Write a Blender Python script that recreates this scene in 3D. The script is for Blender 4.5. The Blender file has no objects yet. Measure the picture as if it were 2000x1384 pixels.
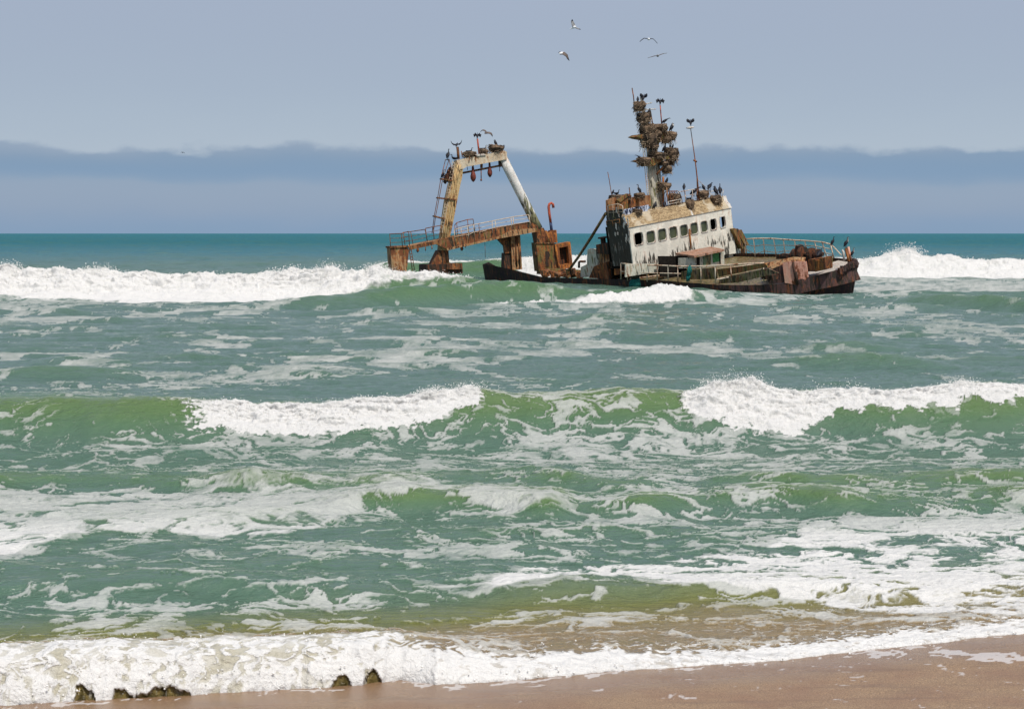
import bpy, math, random
import numpy as np
from mathutils import Vector, Matrix

S = bpy.context.scene
COL = S.collection
R = math.radians

# ---------------------------------------------------------------- camera, sky, sun
F_PX, CAM_H, CX, CY, HOR = 3500.0, 4.2, 1000.0, 692.0, 456.0
PITCH = math.atan((CY - HOR) / F_PX)
cd = bpy.data.cameras.new('camera')
cam = bpy.data.objects.new('camera', cd)
COL.objects.link(cam)
cam.location = (0, 0, CAM_H)
cam.rotation_euler = (math.pi / 2 - PITCH, 0, 0)
cd.sensor_width = 36.0
cd.lens = 36.0 * F_PX / 2000.0
cd.clip_start = 0.5
cd.clip_end = 200000
S.camera = cam
S.view_settings.view_transform = 'Standard'
S.view_settings.look = 'None'
S.view_settings.exposure = 0.0
S.view_settings.gamma = 1.0

SUN_EL, SUN_AZ = 60.0, 156.0      # azimuth clockwise from +Y: behind the camera's right shoulder


def lin(c):
    return tuple(((v / 255.0) / 12.92 if v / 255.0 <= 0.04045 else ((v / 255.0 + 0.055) / 1.055) ** 2.4) for v in c)


def build_world():
    w = bpy.data.worlds.new('World')
    S.world = w
    w.use_nodes = True
    nt = w.node_tree
    nt.nodes.clear()
    N, L = nt.nodes.new, nt.links.new
    out = N('ShaderNodeOutputWorld')
    bg = N('ShaderNodeBackground')
    bg.inputs['Strength'].default_value = 0.1
    L(bg.outputs[0], out.inputs[0])
    sky = N('ShaderNodeTexSky')
    sky.sky_type = 'NISHITA'
    sky.sun_disc = False
    sky.sun_elevation = R(SUN_EL)
    sky.sun_rotation = R(SUN_AZ)
    sky.dust_density = 3.0
    tc = N('ShaderNodeTexCoord')
    sp = N('ShaderNodeSeparateXYZ')
    L(tc.outputs['Generated'], sp.inputs[0])

    def ramp(stops, src):
        mr = N('ShaderNodeMapRange')
        mr.inputs['From Min'].default_value = 0.0
        mr.inputs['From Max'].default_value = 0.25
        L(src, mr.inputs['Value'])
        r = N('ShaderNodeValToRGB')
        cr = r.color_ramp
        cr.interpolation = 'B_SPLINE'
        while len(cr.elements) > 1:
            cr.elements.remove(cr.elements[-1])
        for i, (z, c) in enumerate(stops):
            e = cr.elements[0] if i == 0 else cr.elements.new(z / 0.25)
            e.position = z / 0.25
            e.color = (*[v for v in lin(c)], 1)
        L(mr.outputs[0], r.inputs[0])
        return r

    def noise(scale, sx, sz, detail):
        mp = N('ShaderNodeMapping')
        mp.inputs['Scale'].default_value = (sx, sx, sz)
        L(tc.outputs['Generated'], mp.inputs[0])
        n = N('ShaderNodeTexNoise')
        n.inputs['Scale'].default_value = scale
        n.inputs['Detail'].default_value = detail
        L(mp.outputs[0], n.inputs[0])
        return n.outputs['Fac']

    def math_(op, a, b=None):
        m = N('ShaderNodeMath')
        m.operation = op
        for i, v in enumerate((a, b)):
            if v is None:
                continue
            if isinstance(v, (int, float)):
                m.inputs[i].default_value = v
            else:
                L(v, m.inputs[i])
        return m.outputs[0]
    z = sp.outputs['Z']
    soft = noise(14, 1, 3.0, 3)
    zj = math_('ADD', z, math_('MULTIPLY', math_('SUBTRACT', soft, 0.5), 0.012))
    clear = ramp([(0.0, (182, 194, 206)), (0.05, (173, 188, 203)), (0.08, (166, 181, 199)), (0.125, (162, 175, 196)),
                  (0.2, (170, 183, 203))], zj)
    bank = ramp([(0.0, (134, 159, 186)), (0.006, (137, 160, 187)), (0.014, (147, 164, 186)), (0.026, (151, 168, 188)),
                 (0.030, (136, 160, 186)), (0.035, (130, 157, 185)), (0.041, (135, 158, 183)), (0.046, (147, 165, 186)), (0.056, (160, 176, 196))], zj)
    edge = noise(7.0, 1, 0.6, 2)
    edge2 = noise(34, 1, 2.2, 5)
    lim = math_('ADD', 0.0462, math_('ADD', math_('MULTIPLY', math_('SUBTRACT', edge, 0.5), 0.013),
                                     math_('MULTIPLY', math_('SUBTRACT', edge2, 0.5), 0.016)))
    mr = N('ShaderNodeMapRange')
    mr.interpolation_type = 'SMOOTHSTEP'
    L(math_('SUBTRACT', z, lim), mr.inputs['Value'])
    mr.inputs['From Min'].default_value = -0.0026
    mr.inputs['From Max'].default_value = 0.0020
    mix = N('ShaderNodeMix')
    mix.data_type = 'RGBA'
    L(mr.outputs[0], mix.inputs['Factor'])
    L(bank.outputs[0], mix.inputs[6])
    L(clear.outputs[0], mix.inputs[7])
    up = N('ShaderNodeVectorMath')
    up.operation = 'SCALE'
    up.inputs['Scale'].default_value = 10.0
    L(mix.outputs[2], up.inputs[0])
    mr2 = N('ShaderNodeMapRange')
    mr2.interpolation_type = 'SMOOTHSTEP'
    mr2.inputs['From Min'].default_value = 0.14
    mr2.inputs['From Max'].default_value = 0.6
    L(z, mr2.inputs['Value'])
    mix2 = N('ShaderNodeMix')
    mix2.data_type = 'RGBA'
    L(mr2.outputs[0], mix2.inputs['Factor'])
    L(up.outputs[0], mix2.inputs[6])
    L(sky.outputs[0], mix2.inputs[7])
    L(mix2.outputs[2], bg.inputs['Color'])


build_world()
sd = bpy.data.lights.new('sun', 'SUN')
sd.energy = 3.6
sd.angle = R(0.53)
sd.color = (1.0, 0.96, 0.89)
sun = bpy.data.objects.new('sun', sd)
COL.objects.link(sun)
to_sun = Vector((math.cos(R(SUN_EL)) * math.sin(R(SUN_AZ)), math.cos(R(SUN_EL)) * math.cos(R(SUN_AZ)), math.sin(R(SUN_EL))))
sun.rotation_euler = to_sun.to_track_quat('Z', 'Y').to_euler()
sun.location = (30, -30, 60)

# ---------------------------------------------------------------- object helpers


def tag(o, label=None, cat=None, group=None, kind=None):
    for k, v in (('label', label), ('category', cat), ('group', group), ('kind', kind)):
        if v:
            o[k] = v
    return o


def mesh_obj(name, verts, faces, mats, parent=None, smooth=False, midx=None):
    me = bpy.data.meshes.new(name)
    me.from_pydata([tuple(v) for v in verts], [], faces)
    if not isinstance(mats, (list, tuple)):
        mats = [mats]
    for m in mats:
        me.materials.append(m)
    if midx is not None:
        me.polygons.foreach_set('material_index', midx)
    if smooth:
        me.polygons.foreach_set('use_smooth', [True] * len(me.polygons))
    me.update()
    o = bpy.data.objects.new(name, me)
    COL.objects.link(o)
    if parent:
        o.parent = parent
    return o


class MB:
    """collects shapes of one mesh"""

    def __init__(s):
        s.v, s.f, s.m = [], [], []

    def add(s, vs, fs, m=0):
        k = len(s.v)
        s.v += [Vector(v) for v in vs]
        s.f += [tuple(i + k for i in f) for f in fs]
        s.m += [m] * len(fs)

    def tube(s, pts, r, n=6, m=0, flat=None):
        pts = [Vector(p) for p in pts]
        rs = r if isinstance(r, (list, tuple)) else [r] * len(pts)
        rings = []
        t0 = (pts[1] - pts[0]).normalized()
        ref = Vector((0, 0, 1)) if abs(t0.z) < 0.9 else Vector((1, 0, 0))
        for i, p in enumerate(pts):
            a, b = pts[max(i - 1, 0)], pts[min(i + 1, len(pts) - 1)]
            t = (b - a).normalized()
            u = (ref - t * ref.dot(t)).normalized()
            w = t.cross(u)
            ref = u
            rr = rs[i]
            ru, rw = (rr, rr) if not isinstance(rr, tuple) else rr
            rings.append([p + u * (ru * math.cos(2 * math.pi * k / n)) + w * (rw * math.sin(2 * math.pi * k / n)) for k in range(n)])
        vs = [q for ring in rings for q in ring]
        fs = []
        for i in range(len(rings) - 1):
            for k in range(n):
                a, b = i * n + k, i * n + (k + 1) % n
                fs.append((a, b, b + n, a + n))
        fs.append(tuple(reversed(range(n))))
        fs.append(tuple(range((len(rings) - 1) * n, len(rings) * n)))
        s.add(vs, fs, m)

    def prism(s, pts, off, m=0):
        """polygon pts extruded by vector off"""
        n = len(pts)
        pts = [Vector(p) for p in pts]
        off = Vector(off)
        vs = pts + [p + off for p in pts]
        nrm = Vector((0, 0, 0))
        for i in range(n):
            nrm += pts[i].cross(pts[(i + 1) % n])
        fl = nrm.dot(off) > 0
        a, b = tuple(range(n)), tuple(range(2 * n - 1, n - 1, -1))
        side = [(i, i + n, (i + 1) % n + n, (i + 1) % n) for i in range(n)]
        fs = [a, b] + side
        if fl:
            fs = [tuple(reversed(f)) for f in fs]
        s.add(vs, fs, m)

    def box(s, c, sx, sy, sz, m=0, rot=None):
        q = []
        for x in (-.5, .5):
            for y in (-.5, .5):
                for z in (-.5, .5):
                    p = Vector((x * sx, y * sy, z * sz))
                    q.append(Vector(c) + (rot @ p if rot else p))
        s.add(q, [(0, 1, 3, 2), (4, 6, 7, 5), (0, 4, 5, 1), (2, 3, 7, 6), (0, 2, 6, 4), (1, 5, 7, 3)], m)

    def build(s, name, mats, parent=None, smooth=False, mtx=None):
        vs = [mtx @ v for v in s.v] if mtx else s.v
        return mesh_obj(name, vs, s.f, mats, parent, smooth, s.m)


# ---------------------------------------------------------------- materials
def new_mat(name):
    m = bpy.data.materials.new(name)
    m.use_nodes = True
    nt = m.node_tree
    b = nt.nodes['Principled BSDF']
    return m, nt, b


class NT:
    def __init__(s, nt):
        s.nt = nt

    def n(s, t, **kw):
        x = s.nt.nodes.new(t)
        for k, v in kw.items():
            x.inputs[k.replace('_', ' ')].default_value = v
        return x

    def l(s, a, b):
        s.nt.links.new(a, b)

    def coord(s, scale=(1, 1, 1), kind='Object'):
        tc = s.nt.nodes.new('ShaderNodeTexCoord')
        mp = s.n('ShaderNodeMapping')
        mp.inputs['Scale'].default_value = scale
        s.l(tc.outputs[kind], mp.inputs[0])
        return mp.outputs[0]

    def noise(s, vec, scale, detail=4, rough=0.6, dist=0.0):
        x = s.n('ShaderNodeTexNoise', Scale=scale, Detail=detail, Roughness=rough, Distortion=dist)
        s.l(vec, x.inputs['Vector'])
        return x.outputs['Fac']

    def mr(s, v, a, b, c=0.0, d=1.0, smooth=True):
        x = s.nt.nodes.new('ShaderNodeMapRange')
        if smooth:
            x.interpolation_type = 'SMOOTHSTEP'
        s.l(v, x.inputs['Value'])
        for k, q in zip(('From Min', 'From Max', 'To Min', 'To Max'), (a, b, c, d)):
            x.inputs[k].default_value = q
        return x.outputs[0]

    def math(s, op, a, b=0.0):
        x = s.nt.nodes.new('ShaderNodeMath')
        x.operation = op
        for i, q in enumerate((a, b)):
            if isinstance(q, (int, float)):
                x.inputs[i].default_value = q
            else:
                s.l(q, x.inputs[i])
        return x.outputs[0]

    def mix(s, fac, a, b):
        x = s.nt.nodes.new('ShaderNodeMix')
        x.data_type = 'RGBA'
        if isinstance(fac, (int, float)):
            x.inputs['Factor'].default_value = fac
        else:
            s.l(fac, x.inputs['Factor'])
        for i, q in ((6, a), (7, b)):
            if isinstance(q, tuple):
                x.inputs[i].default_value = (*q[:3], 1)
            else:
                s.l(q, x.inputs[i])
        return x.outputs[2]

    def bump(s, h, strength, dist, target):
        x = s.n('ShaderNodeBump', Strength=strength, Distance=dist)
        s.l(h, x.inputs['Height'])
        s.l(x.outputs[0], target)


def rusty(name, paint, rust=0.45, grime=0.3, algae=0.0, seed=0.0, zdirt=None, rough=0.8, bright=(0.42, 0.13, 0.028)):
    """weathered painted steel: paint, running rust, black grime, green algae"""
    m, nt, b = new_mat(name)
    T = NT(nt)
    st = T.coord((1.6, 1.6, 0.22))
    fl = T.coord((1, 1, 1))
    mp = nt.nodes.new('ShaderNodeMapping')
    mp.inputs['Location'].default_value = (seed, seed * 1.7, seed * 0.3)
    T.l(fl, mp.inputs[0])
    fl = mp.outputs[0]
    mp2 = nt.nodes.new('ShaderNodeMapping')
    mp2.inputs['Location'].default_value = (seed * 2.1, seed, 0)
    T.l(st, mp2.inputs[0])
    st = mp2.outputs[0]
    streak = T.noise(st, 2.2, 6, 0.65, 0.3)
    blotch = T.noise(fl, 0.9, 5, 0.62)
    fine = T.noise(fl, 5.0, 4, 0.7)
    v = T.math('ADD', T.math('MULTIPLY', streak, 0.45), T.math('ADD', T.math('MULTIPLY', blotch, 0.35), T.math('MULTIPLY', fine, 0.2)))
    t = 0.5 + (0.5 - rust) * 0.30
    fr = T.mr(v, t - 0.03, t + 0.03)
    rcol = T.mix(T.mr(fine, 0.4, 0.62), (0.055, 0.02, 0.012), bright)
    rcol = T.mix(T.mr(streak, 0.42, 0.6), rcol, (0.16, 0.055, 0.022))
    pcol = T.mix(T.mr(blotch, 0.35, 0.7), tuple(c * 0.72 for c in paint), paint)
    halo = tuple(.45 * p + .55 * q * .8 for p, q in zip(paint, bright))
    pcol = T.mix(T.mr(v, t - 0.10, t - 0.02, 0.0, 0.7), pcol, halo)
    c = T.mix(fr, pcol, rcol)
    g1 = T.noise(st, 4.0, 5, 0.6)
    if zdirt:
        tc = nt.nodes.new('ShaderNodeTexCoord')
        sp = nt.nodes.new('ShaderNodeSeparateXYZ')
        T.l(tc.outputs['Object'], sp.inputs[0])
        extra = T.mr(sp.outputs['Z'], zdirt[1], zdirt[0], 0.0, zdirt[2], smooth=False)
        wid = T.noise(fl, 0.55, 2)
        g1 = T.math('ADD', g1, T.math('MULTIPLY', extra, T.mr(wid, 0.38, 0.55)))
    if algae > 0:
        ta = 0.5 + (0.5 - algae) * 0.30
        g2 = T.noise(st, 3.0, 5, 0.6)
        if zdirt:
            g2 = T.math('ADD', g2, T.math('MULTIPLY', extra, 0.8))
        c = T.mix(T.mr(g2, ta - 0.04, ta + 0.06, 0, 0.9), c, (0.12, 0.115, 0.03))
    tg = 0.5 + (0.5 - grime) * 0.30
    c = T.mix(T.mr(g1, tg - 0.02, tg + 0.05, 0, 0.93), c, (0.022, 0.02, 0.014))
    T.l(c, b.inputs['Base Color'])
    b.inputs['Roughness'].default_value = rough
    b.inputs['Specular IOR Level'].default_value = 0.3
    T.bump(T.math('ADD', v, fine), 0.6, 0.05, b.inputs['Normal'])
    return m


def plain(name, col, rough=0.7, var=0.35, scale=6.0, spec=0.3):
    m, nt, b = new_mat(name)
    T = NT(nt)
    n = T.noise(T.coord(), scale, 4)
    c = T.mix(T.mr(n, 0.35, 0.65), tuple(q * (1 - var) for q in col), tuple(min(1, q * (1 + var * 0.6)) for q in col))
    T.l(c, b.inputs['Base Color'])
    b.inputs['Roughness'].default_value = rough
    b.inputs['Specular IOR Level'].default_value = spec
    T.bump(n, 0.3, 0.02, b.inputs['Normal'])
    return m


M = {}
M['hull'] = rusty('hull_paint', (0.02, 0.015, 0.022), 0.34, 0.5, 0, 3.1, bright=(0.11, 0.045, 0.03))
M['hull_top'] = rusty('hull_rust_paint', (0.085, 0.05, 0.05), 0.35, 0.5, 0, 8.1, bright=(0.15, 0.06, 0.04))
M['deck'] = rusty('wet_deck', (0.3, 0.24, 0.15), 0.35, 0.4, 0.5, 5.2, rough=0.35, bright=(0.3, 0.15, 0.07))
M['foredeck'] = rusty('bleached_deck', (0.62, 0.57, 0.5), 0.2, 0.15, 0.1, 7.2, rough=0.5)
M['house'] = rusty('cream_paint', (0.83, 0.79, 0.68), 0.12, -0.34, -0.02, 1.3, zdirt=(0.3, 1.70, 0.29))
M['side'] = rusty('black_stained_paint', (0.45, 0.44, 0.40), 0.25, 0.95, 0.2, 2.7)
M['guano'] = None
M['tan'] = rusty('tan_boards', (0.36, 0.2, 0.1), 0.45, 0.3, 0.2, 9.4)
M['white'] = rusty('white_paint', (0.68, 0.66, 0.6), 0.25, 0.12, 0.05, 4.4)
M['leg'] = rusty('ochre_leg_paint', (0.62, 0.46, 0.24), 0.32, 0.2, 0.15, 6.4, bright=(0.55, 0.24, 0.04))
M['leg2'] = rusty('white_leg_paint', (0.80, 0.78, 0.73), 0.1, 0.0, 0.1, 11.4, zdirt=(2.2, 5.6, 0.55))
M['beam'] = rusty('beam_paint', (0.72, 0.62, 0.46), 0.3, 0.0, 0.0, 12.7, bright=(0.5, 0.24, 0.07))
M['rust'] = rusty('heavy_rust', (0.24, 0.15, 0.085), 0.6, 0.38, 0.12, 14.0, bright=(0.42, 0.15, 0.04))
M['orange'] = rusty('orange_rust', (0.5, 0.2, 0.06), 0.55, 0.22, 0.05, 15.0, bright=(0.62, 0.2, 0.03))
M['olive'] = rusty('olive_rust', (0.2, 0.17, 0.07), 0.5, 0.3, 0.4, 16.0)
M['pillar'] = rusty('tan_pillar', (0.46, 0.31, 0.17), 0.45, 0.3, 0.1, 17.0, bright=(0.5, 0.17, 0.04))
M['darkrust'] = rusty('dark_rust', (0.06, 0.035, 0.028), 0.5, 0.6, 0.0, 18.0, bright=(0.14, 0.045, 0.02))
M['pink'] = rusty('faded_red_paint', (0.74, 0.44, 0.33), 0.42, -0.1, 0.0, 19.0, bright=(0.55, 0.13, 0.08))
M['mast'] = rusty('mast_paint', (0.56, 0.52, 0.42), 0.05, 0.3, 0.3, 20.0)
M['rail'] = rusty('rail_paint', (0.72, 0.62, 0.48), 0.3, 0.1, 0, 21.0)
M['railw'] = rusty('white_rail_paint', (0.7, 0.64, 0.55), 0.25, 0.1, 0, 22.0)
M['thin'] = rusty('thin_rusty_steel', (0.1, 0.06, 0.045), 0.6, 0.4, 0, 23.0)
M['green'] = rusty('green_panel', (0.16, 0.26, 0.16), 0.25, 0.35, 0.2, 24.0)
M['roofpink'] = rusty('pinkish_roof', (0.42, 0.27, 0.2), 0.3, 0.1, 0.1, 25.0)
M['whitepanel'] = rusty('pale_green_white_panel', (0.62, 0.62, 0.52), 0.22, 0.15, 0.1, 26.0)
M['boom'] = rusty('boom_paint', (0.14, 0.15, 0.09), 0.4, 0.4, 0.4, 27.0)
M['red'] = plain('red_primer', (0.42, 0.09, 0.05))
M['bluedark'] = plain('dark_blue_paint', (0.03, 0.045, 0.10))
M['cloth'] = plain('pale_blue_sheet', (0.5, 0.55, 0.66))
M['dark'] = plain('dark_interior_and_shade', (0.016, 0.014, 0.012), 0.95, spec=0.05)
M['net'] = plain('teal_net', (0.01, 0.13, 0.12), 0.9, 0.6, 14)
M['netdark'] = plain('dark_net', (0.03, 0.03, 0.02), 0.9)
M['stick'] = plain('nest_sticks', (0.12, 0.08, 0.05), 0.9, 0.75, 3)
M['stickpale'] = plain('nest_pale_sticks', (0.36, 0.27, 0.18), 0.9, 0.5, 3)
M['black'] = plain('cormorant_feathers', (0.012, 0.012, 0.018), 0.55, 0.3)
M['pale_neck'] = plain('pale_throat_feathers', (0.55, 0.5, 0.45))
M['brownwing'] = plain('brown_wing_feathers', (0.13, 0.1, 0.085), 0.8)
M['darkwing'] = plain('dark_wing_tip_feathers', (0.03, 0.03, 0.035), 0.8)
M['greywing'] = plain('grey_wing_feathers', (0.24, 0.24, 0.24), 0.8)
M['gullwhite'] = plain('white_feathers', (0.8, 0.8, 0.8), 0.8, 0.1)
M['beak'] = plain('beak_horn', (0.35, 0.22, 0.06))


def guano_mat():
    m, nt, b = new_mat('guano_crust')
    T = NT(nt)
    c1 = T.coord((1, 1.0, 2.6))
    a = T.noise(c1, 3.5, 6, 0.7, 1.2)
    d = T.noise(T.coord((1, 1, 1)), 0.5, 3)
    c = T.mix(T.mr(a, 0.36, 0.6), (0.17, 0.105, 0.05), (0.46, 0.34, 0.19))
    c = T.mix(T.mr(d, 0.55, 0.62), c, (0.5, 0.42, 0.3))
    T.l(c, b.inputs['Base Color'])
    b.inputs['Roughness'].default_value = 0.95
    T.bump(a, 1.0, 0.12, b.inputs['Normal'])
    return m


def glass_mat():
    m, nt, b = new_mat('dirty_green_glass')
    T = NT(nt)
    n = T.noise(T.coord(), 2.0, 4)
    T.l(T.mix(T.mr(n, 0.35, 0.65), (0.035, 0.045, 0.022), (0.075, 0.085, 0.04)), b.inputs['Base Color'])
    b.inputs['Roughness'].default_value = 0.35
    return m


M['guano'] = guano_mat()
M['glass'] = glass_mat()

# ---------------------------------------------------------------- noise for the sea and sand meshes


def _hash(ix, iy, seed):
    h = (ix.astype(np.uint32) * np.uint32(374761393) + iy.astype(np.uint32) * np.uint32(668265263) + np.uint32(seed) * np.uint32(2246822519))
    h = (h ^ (h >> np.uint32(13))) * np.uint32(1274126177)
    h ^= h >> np.uint32(16)
    return h


_GA = np.arange(256) * (2 * np.pi / 256)
_GX, _GY = np.cos(_GA).astype(np.float32), np.sin(_GA).astype(np.float32)


def perlin(x, y, seed=0):
    x = np.asarray(x, np.float64)
    y = np.asarray(y, np.float64)
    fx0, fy0 = np.floor(x), np.floor(y)
    ix, iy = fx0.astype(np.int64), fy0.astype(np.int64)
    fx, fy = (x - fx0).astype(np.float32), (y - fy0).astype(np.float32)
    u = fx * fx * fx * (fx * (fx * 6 - 15) + 10)
    v = fy * fy * fy * (fy * (fy * 6 - 15) + 10)

    def g(dx, dy):
        h = _hash(ix + dx, iy + dy, seed) & np.uint32(255)
        return _GX[h] * (fx - dx) + _GY[h] * (fy - dy)
    a = g(0, 0)
    a += u * (g(1, 0) - a)
    c = g(0, 1)
    c += u * (g(1, 1) - c)
    return (a + v * (c - a)) * 1.5


def fbm(x, y, seed=0, oct=4, gain=0.5, lac=2.03):
    s, a, t = 0, 1.0, 0
    for i in range(oct):
        s = s + a * perlin(x, y, seed + i * 17)
        t += a * a
        x = x * lac + 3.7
        y = y * lac - 1.3
        a *= gain
    return s / math.sqrt(t)


def billow(x, y, seed=0, oct=4, gain=0.5):
    s, a, t = 0, 1.0, 0
    for i in range(oct):
        s = s + a * (1 - np.abs(perlin(x, y, seed + i * 13)) * 2.2)
        t += a
        x = x * 2.1 + 5.1
        y = y * 2.1 + 2.2
        a *= gain
    return s / t


def lumps(x, y, seed=0, oct=4, gain=0.55):
    """rounded heaps with creases between them"""
    s, a, t = 0, 1.0, 0
    for i in range(oct):
        s = s + a * np.abs(perlin(x, y, seed + i * 13)) * 2.0
        t += a
        x = x * 2.1 + 5.1
        y = y * 2.1 + 2.2
        a *= gain
    return s / t


def ss(v, a, b):
    t = np.clip((v - a) / (b - a), 0, 1)
    return t * t * (3 - 2 * t)


def curve(u, pts):
    p = sorted(pts)
    return np.interp(u, [q[0] for q in p], [q[1] for q in p]).astype(np.float32)


def uniform(p):
    m, s = float(np.mean(p)), float(np.std(p))
    z = (p - m) / s
    return 1 / (1 + np.exp(-1.702 * z))


# image coordinates: pixel column u and row v of a point of the flat sea
def image_px(x, y):
    return 1000 + 3500 * x / y, 456 + 14700 / y


SHORE = [(-400, 1392, 1278), (0, 1386, 1268), (100, 1380, 1264), (200, 1375, 1262), (360, 1367, 1264), (500, 1356, 1256), (640, 1350, 1250),
         (700, 1346, 1246), (780, 1334, 1245), (850, 1345, 1262), (1000, 1336, 1282), (1200, 1318, 1272), (1400, 1305, 1272),
         (1500, 1299, 1266), (1700, 1276, 1248), (1850, 1262, 1240), (1920, 1250, 1228), (2000, 1243, 1215), (2400, 1225, 1200)]


def shore_y(u):
    return 14700 / (curve(u, [(a, b) for a, b, c in SHORE]) - 456)


def build_sea():
    # rows of the sheet, closer together where a wave face stands
    rows = []
    v = 1440.0
    while v > 456.35:
        y = 14700 / (v - 456)
        rows.append(y)
        if 15.6 < y < 19.6:
            d = 0.55
        elif 31 < y < 43:
            d = 0.40
        elif 24 < y < 29:
            d = 0.9
        elif 108 < y < 131:
            d = 0.13
        elif 164 < y < 184:
            d = 0.14
        elif 44 < y <= 108:
            d = 0.62
        elif y > 600:
            d = 0.25
        elif y > 184:
            d = 0.5
        else:
            d = 1.15
        v -= d
    rows += [3e5]
    Yr = np.array(rows)
    NR, NC = len(rows), 1250
    t = np.linspace(-1, 1, NC)
    Y = np.repeat(Yr[:, None], NC, 1)
    X = t[None, :] * (0.2857 * 1.22 * Y + 3.0)
    U, V = image_px(X, Y)
    Z = np.zeros_like(X)
    DY = np.zeros_like(X)
    near = ss(Y, 16.5, 26)
    # ---- chop
    wx = X + 1.5 * perlin(X / 9, Y / 9, 91)
    ch = 0.16 * fbm(wx / 7.5, Y / 2.6, 1, 3) + 0.06 * fbm(wx / 2.4, Y / 1.1, 5, 3)
    rid = billow(wx / 6.0, Y / 2.4, 40, 3)
    ch = ch + 0.10 * (rid - 0.4)
    ch = ch + .045 * fbm(wx / .9, Y / .45, 11, 3, .6) * (1 - ss(Y, 60, 120))
    far = ss(Y, 45, 200)
    ch = ch * (0.55 + 0.9 * far + .25 * ss(Y, 44, 60) * (1 - ss(Y, 110, 160))) * (0.35 + 0.65 * near)
    sw = 0.25 * fbm(X / 60, Y / 17, 9, 2) * ss(Y, 55, 130)
    fadeH = 1 - ss(Y, 3000, 20000)
    sw2 = .42 * ss(fbm(X / 9, Y / 4.2, 15, 2), .15, 1.3) * ss(Y, 44, 54) * (1 - ss(Y, 104, 114))
    Z += sw2
    Z += (ch + sw) * fadeH * (1 - ss(Y, 500, 3000) * 0.3)
    foamT = np.zeros_like(X)     # thick whitewater 0..1
    calm = np.zeros_like(X)
    lum = lumps(X / 0.8, Y / 0.8, 60, 4)
    lumb = lumps(X / 2.2, Y / 2.2, 64, 5)
    lums = lumps(X / 0.22, Y / 0.22, 70, 4)
    lumf = lumps(X / 0.42, Y / 0.42, 74, 5, .62)

    wob = .55 * perlin(X / 2.6, Y / 9, 201) + .30 * perlin(X / 1.1, Y / 5, 202)
    wobz = 1 + .35 * perlin(X / 1.9, Y / 7, 203) + .2 * perlin(X / .8, Y / 4, 204)

    def wave(Yc, zc, Lf, Lb, pw=1.5, back=None):
        s = Y - Yc
        q = np.clip(-s / Lf, 0, 1)
        front = (1 - ss(q, 0, 1)) ** pw
        b = np.exp(-(np.maximum(s, 0) / Lb) ** 2)
        return np.where(s < 0, front, b) * zc, s, q

    # ---- A: outer breaker left of the wreck
    n1 = fbm(X / 6, Y * 0 + 1.0, 21, 3)
    rA = curve(U, [(-400, 520), (0, 519), (100, 521), (190, 521), (250, 525), (380, 531), (500, 531), (560, 528), (640, 528), (740, 524), (800, 529), (900, 534), (960, 548), (1050, 560)])
    YcA = 121 + 0.9 * n1 + curve(U, [(0, 0), (900, 0), (1300, 4)])
    zA = (4.2 - (rA + 7 - 456) * 121 / 3500) * curve(U, [(0, 1), (930, 1), (1010, .75), (1100, .3), (1250, 0)])
    z, s, q = wave(YcA, zA, 6.5, 4.0, 1.0)
    Z += z
    bA = curve(U, [(0, 1), (880, 1), (940, .55), (990, 0)])
    runA = curve(U, [(-400, 7), (0, 6), (300, 9.5), (450, 9.5), (600, 6.5), (750, 2.5), (850, 1.5), (940, 0)])
    edgeA = 1.5 * fbm(X / 5, Y / 3, 31, 4) + 1.1 * fbm(X / 1.1, Y / 1.6, 32, 4, .65)
    mA = bA * ss(s, -runA - 1.5 + edgeA, -runA + .3 + edgeA) * (1 - ss(s, 0.3, 1.6 + 0.8 * n1))
    mA *= (U < 1010)
    foamT = np.maximum(foamT, mA)
    hA = np.clip(z / 1.0, 0, 1)
    flA = fbm(X / 1.6 + .8 * perlin(X / 1.5, Y / 1.5, 161), (Y + 1.5 * Z) / 1.0, 162, 6, .66)
    Z += mA * (0.40 * (lumb - .35) + 0.17 * flA + .10 * (lum - .35)) * (0.35 + .65 * hA)
    mAn = .80 + .20 * ss(flA, -1.2, .6)
    DY -= mA * (0.4 * (lumb - .35) + .28 * flA) * hA
    # splashes standing above the crest
    spk = np.zeros_like(X)
    for uc, h, w in ((20, .45, 30), (110, .25, 20), (190, .3, 30), (380, .25, 24), (545, .35, 26), (575, .3, 15), (640, .55, 26), (735, .55, 26), (795, .3, 20)):
        spk += h * np.exp(-((U - uc) / w) ** 2)
    Z += .4 * spk * mA * np.exp(-(s / .8) ** 2) * (0.6 + 0.8 * lum)
    # ---- A2: low green swell between breaker and wreck, and a small roller before the hull
    Z -= .3 * np.exp(-((U - 1570) / 150) ** 4) * ss(Y, 98, 112) * (1 - ss(Y, 135, 150))
    z, s, q = wave(curve(U, [(450, 100), (700, 103), (1000, 110), (1400, 112), (1700, 108), (2100, 96)]), curve(U, [(380, 0), (600, .6), (760, 1.0), (880, 1.25), (940, 1.35), (1050, 1.15), (1120, .85), (1180, .72), (1300, .6), (1450, .35), (1600, .2), (1700, .2), (1800, .6), (2100, .7)]) * (1 + .35 * (wobz - 1)), 3.6, 4)
    Z += z
    rD = curve(U, [(1000, 566), (1080, 566), (1150, 566), (1250, 558), (1290, 552), (1330, 556), (1370, 562)])
    zD = curve(U, [(1000, 0), (1060, .1), (1150, .15), (1240, .3), (1290, .55), (1330, .4), (1370, .2), (1400, 0)])
    z, s, q = wave(curve(U, [(900, 104), (1000, 106), (1150, 108), (1290, 110.5), (1400, 111)]), zD, 2.2, 1.6, 1)
    Z += z
    nD = fbm(X / 1.3, Y / 1.6, 77, 5, .62)
    rD_ = curve(U, [(900, .6), (1000, 1.0), (1150, 1.6), (1290, 2.8), (1335, 1.8), (1400, .5)])
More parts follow.
